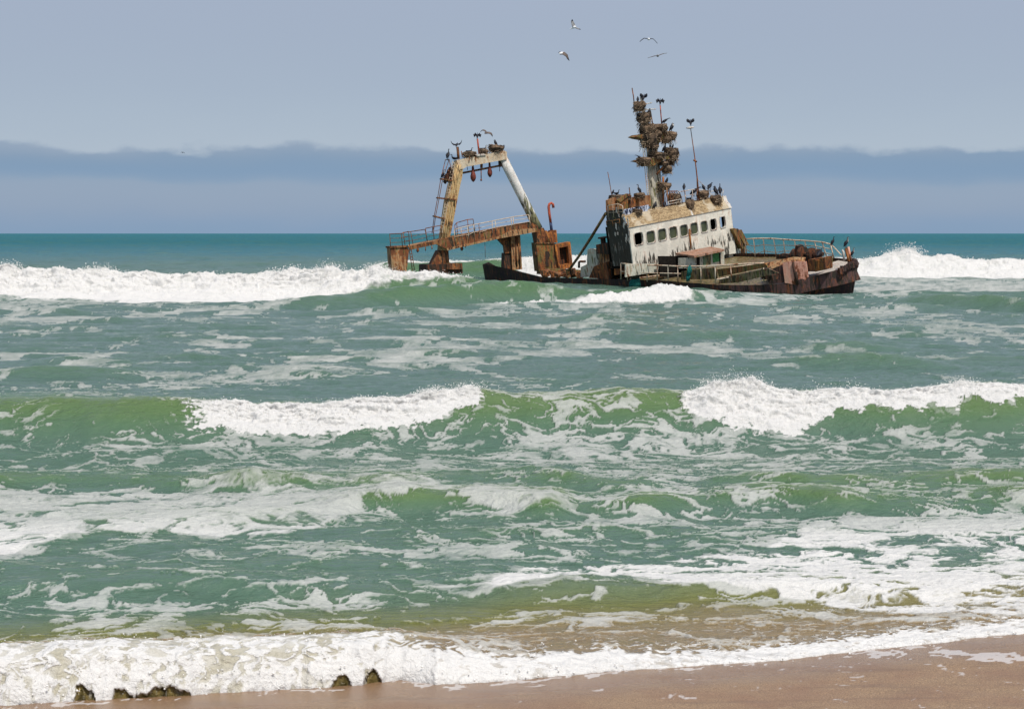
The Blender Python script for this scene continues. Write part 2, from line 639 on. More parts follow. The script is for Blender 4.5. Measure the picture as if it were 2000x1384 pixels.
    mD = ss(s + .55 * nD, -rD_, -rD_ + .9) * (1 - ss(s, .2, .9)) * ss(curve(U, [(900, 0), (960, .5), (1150, 1), (1310, 1), (1335, .6), (1420, 0)]) + .22 * nD, .35, .6)
    foamT = np.maximum(foamT, mD)
    Z += mD * 0.3 * (lum - .35)
    # ---- C: breaker beyond the wreck
    rC = curve(U, [(720, 507), (900, 507), (1000, 503), (1060, 500), (1400, 500), (1640, 502), (1690, 503), (1720, 497), (1760, 490), (1775, 489), (1800, 498), (1850, 500), (1900, 506), (2000, 505), (2400, 503)])
    n2 = fbm(X / 7, Y * 0 + 4.0, 23, 3)
    YcC = 174 + 1.0 * n2
    zC = (4.2 - (rC - 456) * 174 / 3500) * curve(U, [(650, 0), (760, .95), (2400, .95)])
    z, s, q = wave(YcC, zC, 7, 5, 1)
    Z += z
    mC = ss(s + 1.2 * fbm(X / 5, Y / 3, 33, 3), -curve(U, [(700, .3), (980, 1.5), (1020, 7), (1640, 8.5), (2400, 8.5)]), -curve(U, [(700, 0), (980, .5), (1020, 5), (1640, 6.5), (2400, 6.5)])) * (1 - ss(s, .4, 1.8))
    mC *= curve(U, [(690, 0), (740, .8), (2400, 1)])
    foamT = np.maximum(foamT, mC)
    Z += mC * (0.3 * (lumb - .4) + .12 * flA) * np.clip(z, .2, 1)
    DY -= mC * .3 * flA * np.clip(z, .2, 1)
    spk = 0
    for uc, h, w in ((1770, .5, 20), (1745, .3, 20), (1850, .3, 20), (1705, .2, 14), (1980, .25, 20)):
        spk = spk + h * np.exp(-((U - uc) / w) ** 2)
    Z += .6 * spk * mC * np.exp(-(s / .8) ** 2) * (.5 + lum)
    # ---- F: the green wave
    rF = curve(U, [(-400, 770), (0, 768), (100, 764), (200, 770), (330, 766), (400, 776), (500, 777), (600, 778), (700, 770), (800, 760), (870, 752), (930, 750), (1000, 758), (1100, 757), (1250, 752), (1330, 752),
                   (1400, 745), (1450, 742), (1500, 748), (1600, 752), (1700, 750), (1800, 748), (1880, 738), (2000, 742), (2400, 745)])
    rF = rF + 9 + 7 * fbm(X / 1.5, Y * 0, 26, 4, .6)
    YcF = curve(U, [(-400, 38.5), (0, 38), (400, 37.3), (900, 38.5), (1300, 38.6), (1500, 38.8), (2400, 38.8)]) + .45 * fbm(X / 3.5, Y * 0 + 2, 25, 3)
    zF = 4.2 - (rF - 456) * YcF / 3500
    LfF = curve(U, [(-400, 3.2), (0, 3.2), (400, 2.4), (900, 2.6), (1300, 2.6), (2400, 2.6)])
    z, s, q = wave(YcF, zF, LfF, 2.2, 1.15)
    Z = Z * (1 - .5 * np.exp(-((Y - 38) / 3) ** 2)) + z
    tr = np.exp(-((Y - YcF + LfF + 1.2 + wob) / 1.4) ** 2) * 0.18
    Z -= tr
    zFn = z
    sF, qF = s, q
    DY -= 0.25 * np.exp(-(s / .5) ** 2) * np.clip(zF, 0, 1)
    bF = curve(U, [(300, 0), (370, .5), (470, 1), (860, 1), (930, .8), (960, 0), (1310, 0), (1350, .9), (1400, 1), (1600, 1), (1640, .9), (1850, .95), (1900, .8), (1960, .95), (2400, .95)])
    lowF = curve(U, [(330, .62), (390, .62), (650, .72), (800, .58), (930, .4), (1330, .45), (1400, .62), (1480, .75), (1560, .78), (1600, .62), (1650, .45), (1880, .42), (1930, .38), (2400, .5)])
    eF = .11 * fbm(X / .5, q * 3, 35, 5, .65)
    fn = uniform(fbm(X / .16, Y / .12, 36, 4, .7))
    mFs = bF * (1 - ss(q, lowF - .35, lowF + .02)) * (1 - ss(s, .05, .5))
    mF = ss(bF * (1 - ss(q + eF, lowF - .16, lowF + .10)) * (1 - ss(s, .05, .45 + .2 * n1)), .25 + .35 * fn, .45 + .35 * fn)
    foamT = np.maximum(foamT, mF)
    fl = fbm(X / .7 + .5 * perlin(X / .5, Y / .5, 61), (Y + Z) / .5, 62, 6, .68)
    Z += mFs * (.07 * (lum - .3) + .06 * fl + .04 * (lums - .4))
    DY -= mFs * (.12 * (lum - .35) + .12 * fl + .06 * (lums - .4))
    strk = uniform(fbm(X / .10 + .6 * perlin(X / .3, Y / .3, 96), (q + s) * 2.2, 97, 5, .62))
    mF = mF * (.24 + .28 * ss(fl, -1.0, .7) + .50 * ss(strk, .1, .8)) * (1 - .30 * np.exp(-((U - 1575) / 60) ** 2) * (q < .5)) * (1 - .45 * np.exp(-((U - 1432) / 14) ** 2 - ((q - .25) / .18) ** 2))
    spk = 0
    for uc, h, w in ((1395, .12, 20), (1455, .26, 24), (1480, .12, 16), (925, .12, 20), (1540, .05, 40), (840, .06, 20), (1880, .1, 16), (470, .08, 15)):
        spk = spk + h * np.exp(-((U - uc) / w) ** 2)
    Z += .45 * spk * mFs * np.exp(-(s / .35) ** 2) * (.4 + 1.2 * lums)
    # ---- secondary wave behind F on the left, then G
    z, s, q = wave(43.2 + 0 * X, curve(U, [(-300, .25), (0, .3), (130, .32), (260, .2), (500, .15), (700, 0)]), 1.6, 2)
    Z += z
    YcG = curve(U, [(0, 24.2), (400, 25.5), (640, 27.0), (700, 27.6), (900, 27.6), (1050, 27.2), (1300, 27.5), (2400, 27.5)]) + wob
    zG = curve(U, [(0, .05), (400, .1), (620, .14), (700, .2), (790, .3), (900, .22), (1000, .2), (1080, .22), (1130, .12), (1250, .24), (1450, .22), (1600, .26), (1700, .2), (2000, .2)])
    z, s, q = wave(YcG, zG * wobz, 1.0, 1.6)
    Z += z
    zz, s2, q2 = wave(29.8 + 1.4 * wob, curve(U, [(-400, .1), (400, .1), (500, .2), (620, .2), (900, .06), (1050, .24), (1200, .2), (1330, .06), (1450, .26), (1600, .05), (1800, .2), (2400, .1)]) * (wobz ** 2), .9, 1.2)
    Z += zz
    zz3, _, _ = wave(20.8 + .4 * fbm(X / 3, Y * 0, 29, 2), curve(U, [(0, .10), (300, .13), (600, .12), (900, .06), (1100, .16), (1300, .12), (1500, .16), (2400, .05)]), .6, .9)
    Z += zz3
    # ---- K: shore break
    nE = .05 * fbm(X / .5, Y * 0, 37, 4) + .03 * fbm(X / .12, Y * 0, 38, 2)
    YE = shore_y(U) + nE
    LfK = curve(U, [(0, .52), (700, .50), (850, .55), (2400, .6)])
    YcK = YE + LfK
    rK = curve(U, [(a, c) for a, b, c in SHORE]) + 5 * fbm(X / .35, Y * 0, 39, 4, .6) + 4 * perlin(X / 1.4, Y * 0, 42)
    zK = np.clip(4.2 - (rK - 456) * (shore_y(U) + LfK) / 3500, .04, .6)
    s = Y - YcK
    q = np.clip(-s / LfK, 0, 1)
    fr = np.where(s < 0, np.clip(1 - q ** 1.9, 0, 1) ** .72, np.exp(-(s / .9) ** 2))
    wK = ss(s, -LfK - 1e-3, -LfK + .02)
    Z = Z * ss(s, -.2, 1.2) + fr * zK
    inK = (s > -LfK - .02) & (s < 1.6)
    topK = curve(U, [(0, .75), (400, .6), (700, .5), (850, .25), (1000, .15), (1400, .2), (2400, .25)])
    leftK = curve(U, [(0, 1), (700, 1), (860, 0), (2400, 0)])
    filam = uniform(.8 * billow(X / .2 + .9 * perlin(X / .25, Y / .12, 45), s * 3.2 + .8 * perlin(X / .2, s * 6, 46), 47, 4, .6) + .35 * fbm(X / .12, s * 9, 43, 4))
    # holes in the falling curtain
    hole = np.zeros_like(X)
    drop = 1 - fr + .07 * perlin(X / .10, s / .1, 48) + .04 * perlin(X / .035, s / .05, 49)
    lip = curve(U, [(-500, 2), (126, 1.5), (134, .70), (146, .72), (156, .82), (170, .88), (176, 1.3), (206, 1.3), (210, .80), (226, .84), (240, .92), (262, .95), (276, .93), (292, .84), (320, .82), (345, .90), (372, 1.05), (400, 1.3), (636, 1.3), (646, .86), (654, .80), (666, .76), (674, .86), (690, 1.2), (704, 1.1), (716, .80), (726, .68), (736, .84), (752, 1.3), (3000, 2)])
    hole = ss(drop, lip - .02, lip + .03)
    dens = np.where(s < 0, np.clip(.60 + .34 * (1 - fr) ** 2 + .28 * perlin(X / .6, fr * 1.5, 44), 0, 1), topK * (1 - ss(s, 0, .35)))
    dens = np.where((U > 700) & (s < 0), np.clip(.05 + 1.9 * q * ss(U, 700, 860) + (1 - ss(U, 700, 860)) * .8, 0, 1), dens)
    mK = ss(filam, 1 - dens - .38, 1 - dens + .30) * inK * (1 - hole)
    Z += inK * mK * .010 * fbm(X / .12, s / .10, 50, 5, .6) * (s < .5)
    lk = .35 + .38 * fbm(X / .30, (s - .6 * fr) / .35, 52, 3, .5)
    DY -= inK * (.085 * (lk - .35) + .012 * (filam - .5) + .012 * fbm(X / .1, (s - fr) / .12, 53, 4, .55)) * (.45 + .55 * leftK) * (s < .3) * np.sin(np.pi * np.clip(q, 0, 1) * .9 + .2) * (1 - hole)
    DY -= .08 * leftK * np.exp(-((q - .35) / .3) ** 2) * (s < 0) * (s > -LfK)
    DY += .05 * hole * (s < 0)
    mK = np.maximum(mK, (.42 + .22 * ss(perlin(X / .25, fr * 3, 58), -.5, .6)) * leftK * (s < .15) * inK * (1 - hole))
    foamT = np.where(s < 1.6, np.maximum(foamT * ss(s, .3, 1.6), mK), foamT)
    # toward the camera of the foam edge the sheet dives under the sand
    under = ss(-(s + LfK), 0, .04)
    Z = Z * (1 - under) - .25 * under
    foamT *= (1 - under)

    # ---- foam cover (drifting lace), painted by density
    D = .12 + .12 * ss(V, 575, 600) * (1 - ss(V, 740, 770)) + 0 * X
    D = np.maximum(D, .16 * (1 - ss(Y, 100, 118)) * ss(V, 570, 600))

    def stroke(u0, v0, u1, v1, h, d, soft=1.0):
        nonlocal D
        tt = np.clip((U - u0) / (u1 - u0), 0, 1)
        vc = v0 + (v1 - v0) * tt
        du = np.maximum(np.maximum(u0 - U, U - u1), 0) / (h * 3.0)
        w = np.exp(-(((V - vc) / h) ** 2 + du ** 2) ** 1.2)
        D = D * (1 - w) + np.maximum(D, d) * w

    def sheet(top, bot, d, e=10):
        nonlocal D
        j = e * 1.1 * fbm(X / 1.3, Y / 1.3, 55, 3)
        a = curve(U, top) + j
        b = curve(U, bot) + j
        lo, hi = min(p[0] for p in top), max(p[0] for p in top)
        w = ss(V, a - e, a + e) * (1 - ss(V, b - e * .5, b + e * .5)) * ss(U, lo - 40, lo + 20) * (1 - ss(U, hi - 20, hi + 40))
        D = D * (1 - w) + d * w
    sheet([(-400, 572), (300, 585), (600, 580)], [(-400, 640), (300, 625), (600, 600)], .5)
    sheet([(1640, 540), (2400, 540)], [(1640, 574), (2400, 580)], .93, 4)
    sheet([(-400, 690), (600, 690), (1000, 700)], [(-400, 735), (600, 728), (1000, 730)], .5)
    for a in ((-400, 600, 150, 600, 14, .6), (230, 668, 430, 671, 5, .85), (440, 660, 620, 668, 5, .8), (680, 662, 950, 664, 5, .85), (0, 652, 200, 655, 8, .5),
              (480, 700, 800, 704, 7, .7), (0, 700, 350, 697, 9, .7), (840, 573, 1020, 577, 5, .8), (780, 600, 1100, 612, 8, .45), (1050, 666, 1240, 664, 3, .7),
              (1390, 592, 1480, 588, 9, .92), (1350, 612, 1640, 617, 4, .6), (1700, 614, 1880, 604, 6, .7), (1000, 640, 1280, 655, 9, .42), (1140, 700, 1500, 688, 9, .45),
              (950, 575, 1180, 571, 3, .7), (1660, 660, 1900, 660, 10, .3), (1500, 720, 2000, 700, 10, .22), (0, 748, 700, 752, 12, .4), (850, 742, 1300, 740, 16, .5),
              (380, 858, 930, 872, 18, .5), (940, 830, 1330, 850, 26, .55), (1040, 878, 1420, 860, 14, .85), (1400, 865, 1950, 880, 16, .42), (0, 850, 180, 868, 10, .55),
              (230, 868, 540, 872, 9, .55), (0, 905, 400, 925, 8, .3), (400, 920, 1000, 930, 12, .38), (1000, 910, 2000, 905, 12, .5), (1230, 930, 1420, 950, 14, .65),
              (1300, 965, 1500, 990, 16, .75), (1000, 995, 1150, 1000, 14, .75), (1500, 950, 2000, 985, 16, .5), (1050, 1040, 1500, 1030, 18, .45), (1100, 1010, 1500, 1010, 16, .55),
              (700, 1075, 1000, 1050, 20, .36), (950, 1080, 1250, 1065, 16, .38), (0, 1085, 60, 1078, 8, .7), (820, 558, 960, 566, 6, .95), (930, 556, 1100, 560, 3, .5), (1000, 572, 1640, 578, 5, .5), (1650, 575, 1760, 580, 5, .8), (1340, 566, 1560, 572, 4, .6), (100, 1152, 450, 1146, 4, .8), (100, 1186, 520, 1190, 6, .6),
              (330, 1205, 700, 1192, 9, .62), (600, 1162, 720, 1182, 10, .75), (820, 1163, 1010, 1155, 4, .85), (430, 1230, 680, 1226, 10, .5), (940, 1222, 1040, 1222, 4, .6),
              (1060, 1150, 1240, 1146, 6, .7), (1100, 1215, 1500, 1236, 8, .5), (1500, 1190, 1750, 1226, 8, .6), (190, 1228, 270, 1240, 14, .7)):
        stroke(*a)
    sheet([(-400, 955), (0, 958), (300, 968), (550, 948), (700, 935), (1000, 958), (1100, 985)], [(-400, 1090), (0, 1088), (100, 1064), (200, 1050), (550, 1052), (650, 1024), (720, 996), (850, 990), (1000, 1012), (1100, 1000)], .93, 9)
    sheet([(950, 1135), (1050, 1108), (1300, 1088), (1500, 1062), (1600, 1025), (1750, 1005), (2400, 1010)],
          [(950, 1168), (1200, 1148), (1400, 1165), (1500, 1180), (1700, 1205), (2400, 1238)], .90, 10)
    for a in ((1380, 1175, 1600, 1165, 10, .85), (1550, 1200, 2000, 1190, 9, .6), (1600, 1230, 2000, 1215, 6, .75), (1130, 1158, 1300, 1150, 5, .8)):
        stroke(*a)
    D *= 1 - .75 * np.exp(-((U - 130) / 260) ** 2) * ss(V, 790, 830) * (1 - ss(V, 858, 872))
    D = np.where(Y > 184, .03, D)
    D = np.where((Y > 131) & (Y <= 184), np.where(U > 1600, np.maximum(D, .6), .06), D)
    wxx = X + .5 * perlin(X / 1.1, Y / 1.1, 81) + .15 * perlin(X / .3, Y / .3, 82)
    wyy = Y + .5 * perlin(X / 1.1, Y / 1.1, 83) + .15 * perlin(X / .3, Y / .3, 84)
    p1 = uniform(.50 * billow(wxx / 1.3, wyy / .8, 85, 5, .72) * 2 + .30 * fbm(wxx / 2.4, wyy / 1.6, 86, 5, .7) + .30 * fbm(wxx / .38, wyy / .26, 92, 3, .7))
    w3 = X + 1.4 * perlin(X / 4, Y / 4, 87)
    p2 = uniform(.5 * billow(w3 / 3.6, Y / 7.5, 88, 5, .68) * 2 + .6 * fbm(w3 / 7, Y / 12, 89, 5, .68) + .12 * fbm(w3 / 1.0, Y / 2.4, 94, 3, .7))
    k = ss(Y, 36, 60)
    P = uniform(p1 * (1 - k) + p2 * k)
    lace = ss(P, 1 - D - .07, 1 - D + .10)
    lace *= (1 - under)
    P4 = uniform(.6 * fbm(X / 1.4, Y / .9, 93, 5, .65) + .5 * p1 - .25 * ch * 8)
    inner = np.clip(.34 + .42 * P4 + .35 * (P - (1 - D)), .2, 1)
    inner = np.clip(inner + .30 * ss(D, .7, .9) * ss(V, 940, 1010), 0, 1)
    foamT = np.where(Y > 100, foamT * mAn, foamT)
    foam = np.maximum(lace * inner * .95, foamT)
    Z += lace * (1 - foamT) * .02 * (.3 + lums) * (Y < 60)
    white = np.clip(np.maximum(foamT, .7 * lace * inner * ss(D, .82, .9) * ss(V, 1000, 1070)), 0, 1)

    # ---- water body colour: deep teal offshore, bottle green in the surf, wave tops tinted as if lit through, sandy by the beach
    def C(*c):
        return np.array(c, np.float32)
    deep, teal, green, crest_lit, brown = C(.03, .138, .175), C(.085, .152, .122), C(.085, .16, .07), C(.135, .19, .065), C(.24, .18, .10)
    a = ss(Y, 150, 420)[..., None]
    c = teal * (1 - a) + deep * a
    b = (1 - ss(Y, 30, 46))[..., None] * .45
    c = c * (1 - b) + (green * .5 + teal * .5) * b
    thin = np.clip(Z / .8, 0, 1) * ss(Y, 20, 25) * (1 - ss(Y, 45, 110) * .45)  # light passing through the wave tops, painted in by water height
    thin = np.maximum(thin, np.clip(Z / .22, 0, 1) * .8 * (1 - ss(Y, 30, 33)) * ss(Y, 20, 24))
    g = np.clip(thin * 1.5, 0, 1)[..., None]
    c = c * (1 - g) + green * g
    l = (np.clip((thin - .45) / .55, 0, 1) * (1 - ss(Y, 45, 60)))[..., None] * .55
    c = c * (1 - l) + crest_lit * l
    vb = curve(U, [(-400, 1265), (0, 1252), (600, 1222), (1000, 1190), (1400, 1170), (2000, 1140), (2400, 1130)]) + 14 * fbm(X / 2, Y / 1.2, 90, 3)
    br = ss(V, vb - 60, vb + 75)[..., None]
    mid = C(.15, .16, .05)
    cb = np.where(br < .5, c + (mid - c) * br * 2, mid + (brown - mid) * (br * 2 - 1))
    c = cb
    hol = (hole * (s < 0))[..., None]
    kz = (mK * 0 + inK * (s < .2) * (1 - hole))[..., None] * leftK[..., None]
    c = c * (1 - kz * .8) + C(.40, .37, .25) * kz * .8
    hn = ss(fbm(X / .07, s / .05, 57, 3), -.6, .9)[..., None]
    c = c * (1 - hol) + (C(.05, .04, .012) * (1 - hn) + C(.20, .15, .05) * hn) * hol

    verts = np.stack([X, Y + DY, Z], -1).reshape(-1, 3).astype(np.float32)
    me = bpy.data.meshes.new('sea')
    me.vertices.add(NR * NC)
    me.vertices.foreach_set('co', verts.ravel())
    i = np.arange(NR * NC).reshape(NR, NC)
    quads = np.stack([i[:-1, :-1], i[:-1, 1:], i[1:, 1:], i[1:, :-1]], -1).reshape(-1, 4).astype(np.int32)
    me.loops.add(quads.size)
    me.loops.foreach_set('vertex_index', quads.ravel())
    me.polygons.add(len(quads))
    me.polygons.foreach_set('loop_start', np.arange(0, quads.size, 4, dtype=np.int32))
    me.polygons.foreach_set('use_smooth', np.ones(len(quads), bool))
    me.update(calc_edges=True)
    at = me.attributes.new('foam', 'FLOAT', 'POINT')
    at.data.foreach_set('value', foam.astype(np.float32).ravel())
    at = me.attributes.new('white', 'FLOAT', 'POINT')
    at.data.foreach_set('value', white.astype(np.float32).ravel())
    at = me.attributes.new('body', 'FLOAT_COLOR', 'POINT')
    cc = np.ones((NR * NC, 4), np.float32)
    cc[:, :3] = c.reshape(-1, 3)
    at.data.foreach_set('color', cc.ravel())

    m, nt, bs = new_mat('sea_water')
    T = NT(nt)
    af = nt.nodes.new('ShaderNodeAttribute'); af.attribute_name = 'foam'
    aw = nt.nodes.new('ShaderNodeAttribute'); aw.attribute_name = 'white'
    ab = nt.nodes.new('ShaderNodeAttribute'); ab.attribute_name = 'body'
    co = T.coord()
    f1 = T.noise(co, 9.0, 5, .65, .4)
    f2 = T.noise(co, 2.2, 5, .6, .5)
    ff = T.math('ADD', af.outputs['Fac'], T.math('MULTIPLY', T.math('SUBTRACT', T.math('ADD', f1, f2), 1.0), .38))
    fac = T.mr(ff, .08, .95)
    fac = T.math('MULTIPLY', fac, T.mr(aw.outputs['Fac'], 0, 1, .80, 1.0))
    fc = T.mix(T.mr(aw.outputs['Fac'], .1, .8), (.56, .57, .55), (.67, .665, .65))
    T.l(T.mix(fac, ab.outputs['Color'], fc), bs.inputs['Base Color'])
    T.l(T.mr(fac, 0, 1, .10, .85, False), bs.inputs['Roughness'])
    bs.inputs['IOR'].default_value = 1.33
    gp_ = nt.nodes.new('ShaderNodeNewGeometry'); sy_ = nt.nodes.new('ShaderNodeSeparateXYZ'); T.l(gp_.outputs['Position'], sy_.inputs[0])
    T.l(T.math('MULTIPLY', T.mr(fac, 0, 1, .42, .12, False), 1.0), bs.inputs['Specular IOR Level'])
    gp_ = nt.nodes.new('ShaderNodeNewGeometry'); sy_ = nt.nodes.new('ShaderNodeSeparateXYZ'); T.l(gp_.outputs['Position'], sy_.inputs[0])
    T.l(T.math('MULTIPLY', aw.outputs['Fac'], T.mr(sy_.outputs['Y'], 22, 30, .5, .6)), bs.inputs['Subsurface Weight'])
    bs.inputs['Subsurface Radius'].default_value = (1, 1, 1)
    T.l(T.mr(sy_.outputs['Y'], 22, 30, .06, .12), bs.inputs['Subsurface Scale'])
    c2 = T.coord((1, 1.6, 1))
    r1 = T.noise(c2, 1.1, 7, .66, .3)
    r2 = T.noise(c2, 5.0, 4, .6, .2)
    r3 = T.noise(c2, 16.0, 3, .6, .2)
    h = T.math('ADD', T.math('MULTIPLY', r1, .55), T.math('ADD', T.math('MULTIPLY', r2, .15), T.math('MULTIPLY', r3, .03)))
    h = T.math('ADD', h, T.math('MULTIPLY', T.math('MULTIPLY', f1, fac), T.mr(sy_.outputs['Y'], 20, 32, .10, .30)))
    T.bump(h, 0.75, 0.5, bs.inputs['Normal'])
    # wind-roughened far water mirrors less of the low sky than a smooth sheet would
    df = nt.nodes.new('ShaderNodeBsdfDiffuse')
    T.l(bs.inputs['Base Color'].links[0].from_socket, df.inputs['Color'])
    c3 = T.coord((1, .35, 1))
    bf = T.n('ShaderNodeBump', Strength=1.0, Distance=2.2)
    T.l(T.noise(c3, .22, 6, .7, .3), bf.inputs['Height'])
    T.l(bf.outputs[0], df.inputs['Normal'])
    mx = nt.nodes.new('ShaderNodeMixShader')
    T.l(T.mr(T.math('LOGARITHM', sy_.outputs['Y'], 10.0), 1.9, 2.9, 0.0, 0.93, False), mx.inputs[0])
    T.l(bs.outputs[0], mx.inputs[1])
    T.l(df.outputs[0], mx.inputs[2])
    T.l(mx.outputs[0], nt.nodes['Material Output'].inputs['Surface'])
    me.materials.append(m)
    o = bpy.data.objects.new('sea', me)
    COL.objects.link(o)
    tag(o, 'green surf rolling in from the open sea with foam lace on it', 'sea', kind='structure')

    # ---- spray: loose drops and clots torn off the breaking crests
    rng = np.random.default_rng(5)
    P3 = verts.reshape(NR, NC, 3)
    pts, szs = [], []

    def scatter(mask, n, up, back, size, tail=2.0):
        idx = np.flatnonzero(mask.ravel())
        if len(idx) == 0:
            return
        pk = rng.choice(idx, n)
        p = verts[pk].copy()
        e = rng.exponential(1, n) ** 1.15
        p[:, 2] += np.minimum(e, 3.2) * up * (.35 + spn.ravel()[pk])
        p[:, 1] += rng.normal(0, back, n)
        p[:, 0] += rng.normal(0, back, n)
        pts.append(p)
        szs.append(size * np.minimum(.4 + rng.pareto(2.4, n), 3.5))
    spn = np.clip(fbm(X / 1.6, Y * 0 + 7, 66, 3) * .8 + .25, 0, 1.4)
    sA = Y - YcA
    scatter((mA > .5) & (np.abs(sA) < 1.6), 10000, .06, .3, .012)
    for uc, w, up in ((640, 22, .5), (735, 22, .4), (560, 30, .35), (190, 26, .3), (20, 20, .3)):
        scatter((mA > .4) & (np.abs(sA) < 1.3) & (np.abs(U - uc) < w), 1400, up * .45, .4, .012)
    sC = Y - YcC
    scatter((mC > .5) & (np.abs(sC) < 1.6), 6000, .08, .4, .018)
    scatter((mC > .4) & (np.abs(sC) < 1.5) & (np.abs(U - 1768) < 28), 2500, .3, .5, .016)
    scatter((mF > .5) & (sF > -.8) & (sF < .35), 12000, .035, .09, .0035)
    for uc, w, up in ((1455, 40, .16), (1400, 25, .1), (920, 30, .1), (840, 20, .08), (1620, 60, .17), (1880, 20, .1)):
        scatter((mF > .3) & (np.abs(sF) < .5) & (np.abs(U - uc) < w), 1500 if uc != 1620 else 500, up * .7, .12, .004)
    scatter((mF > .25) & (qF > .3) & (qF < .95), 5000, .02, .05, .0035)
    scatter((mK > .4) & (s > -.12) & (s < .25), 1500, .022, .04, .003)
    scatter((mK > .4) & (q > .75), 3500, .008, .05, .0035)
    pts = np.concatenate(pts)
    szs = np.concatenate(szs)
    n = len(pts)
    oc = np.array([(1, 0, 0), (-1, 0, 0), (0, 1, 0), (0, -1, 0), (0, 0, 1), (0, 0, -1)], np.float32)
    of = np.array([(0, 2, 4), (2, 1, 4), (1, 3, 4), (3, 0, 4), (2, 0, 5), (1, 2, 5), (3, 1, 5), (0, 3, 5)], np.int32)
    vv = (pts[:, None, :] + oc[None] * szs[:, None, None] * rng.uniform(.5, 1.5, (n, 6, 1))).reshape(-1, 3).astype(np.float32)
    fv = (of[None] + (np.arange(n) * 6)[:, None, None]).reshape(-1, 3).astype(np.int32)
    me = bpy.data.meshes.new('sea_spray')
    me.vertices.add(len(vv)); me.vertices.foreach_set('co', vv.ravel())
    me.loops.add(fv.size); me.loops.foreach_set('vertex_index', fv.ravel())
    me.polygons.add(len(fv)); me.polygons.foreach_set('loop_start', np.arange(0, fv.size, 3, dtype=np.int32))
    me.polygons.foreach_set('use_smooth', np.ones(len(fv), bool))
    me.update(calc_edges=True)
    me.materials.append(plain('spray_drops', (.84, .83, .8), .5, .05))
    o = bpy.data.objects.new('sea_spray', me)
    COL.objects.link(o)
    tag(o, 'white spray flying off the breaking wave crests', 'spray', kind='stuff')


def build_sand():
    NR, NC = 420, 620
    ys = np.linspace(2.0, 22.0, NR)
    t = np.linspace(-1, 1, NC)
    Y = np.repeat(ys[:, None], NC, 1)
    X = t[None, :] * (.2857 * 1.3 * np.maximum(Y, 12) + 3)
    U, V = image_px(X, Y)
    d = shore_y(U) - Y
    Z = np.where(d > 0, .035 * d, .12 * d) - .012
    Z += .006 * fbm(X / .8, Y / .5, 3, 4) + .0015 * fbm(X / .07, Y / .07, 6, 2)
    dens = np.exp(-((d - .10) / .10) ** 2) * .35
    dens = np.maximum(dens, .62 * np.exp(-((V - curve(U, [(1550, 1282), (1800, 1284), (2000, 1300), (2300, 1310)])) / 11) ** 2) * ss(U, 1560, 1680))
    dens = np.maximum(dens, .05 * ss(U, 400, 1000) + .02)
    w = X + .1 * perlin(X / .3, Y / .3, 2)
    P = uniform(billow(w / .28, Y / .34, 8, 4, .6) + .5 * fbm(X / .5, Y / .6, 14, 3))
    foam = ss(P, 1 - dens - .03, 1 - dens + .09) * (d > -.2)
    wet = 1 - ss(d, .15, 1.6)
    verts = np.stack([X, Y, Z], -1).reshape(-1, 3).astype(np.float32)
    me = bpy.data.meshes.new('beach_sand')
    me.vertices.add(NR * NC); me.vertices.foreach_set('co', verts.ravel())
    i = np.arange(NR * NC).reshape(NR, NC)
    quads = np.stack([i[:-1, :-1], i[:-1, 1:], i[1:, 1:], i[1:, :-1]], -1).reshape(-1, 4).astype(np.int32)
    me.loops.add(quads.size); me.loops.foreach_set('vertex_index', quads.ravel())
    me.polygons.add(len(quads)); me.polygons.foreach_set('loop_start', np.arange(0, quads.size, 4, dtype=np.int32))
    me.polygons.foreach_set('use_smooth', np.ones(len(quads), bool))
    me.update(calc_edges=True)
    for nm, arr in (('foam', foam), ('wet', wet)):
        at = me.attributes.new(nm, 'FLOAT', 'POINT')
        at.data.foreach_set('value', arr.astype(np.float32).ravel())
    m, nt, bs = new_mat('wet_sand')
    T = NT(nt)
    co = T.coord()
    g1 = T.noise(co, 75, 4, .85)
    g2 = T.noise(co, 1.3, 4)
    g3 = T.noise(co, 40, 3, .7)
    af = nt.nodes.new('ShaderNodeAttribute'); af.attribute_name = 'foam'
    aw = nt.nodes.new('ShaderNodeAttribute'); aw.attribute_name = 'wet'
    c = T.mix(T.mr(g1, .36, .64), (.13, .08, .042), (.46, .305, .175))
    c = T.mix(T.mr(g2, .35, .7, 0, .5), c, (.22, .115, .07))
    g4 = T.noise(T.coord((.35, 2.2, 1)), 2.0, 5, .65, .4)
    c = T.mix(T.mr(g4, .5, .68, 0, .45), c, (.16, .10, .065))
    g5 = T.noise(co, 28, 2, .9)
    c = T.mix(T.mr(g5, .74, .77, 0, .9), c, (.6, .52, .45))
    c = T.mix(T.mr(g5, .25, .22, 0, .9), c, (.05, .035, .025))
    c = T.mix(T.mr(aw.outputs['Fac'], 0, 1, 0, .45), c, (.22, .13, .07))
    c = T.mix(T.mr(T.math('MULTIPLY', g3, g3), .36, .42, 0, .5), c, (.09, .05, .035))
    c = T.mix(T.math('MULTIPLY', T.mr(T.math('ADD', af.outputs['Fac'], T.math('SUBTRACT', g3, .5)), .25, .8), .75), c, (.62, .58, .56))
    T.l(c, bs.inputs['Base Color'])
    T.l(T.mr(aw.outputs['Fac'], 0, 1, .5, .22), bs.inputs['Roughness'])
    T.bump(T.math('ADD', g1, T.math('MULTIPLY', g3, 2.0)), .5, .008, bs.inputs['Normal'])
    me.materials.append(m)
    o = bpy.data.objects.new('beach_sand', me)
    COL.objects.link(o)
    tag(o, 'wet reddish brown sand of the beach in the foreground', 'beach', kind='structure')


build_sea()
build_sand()

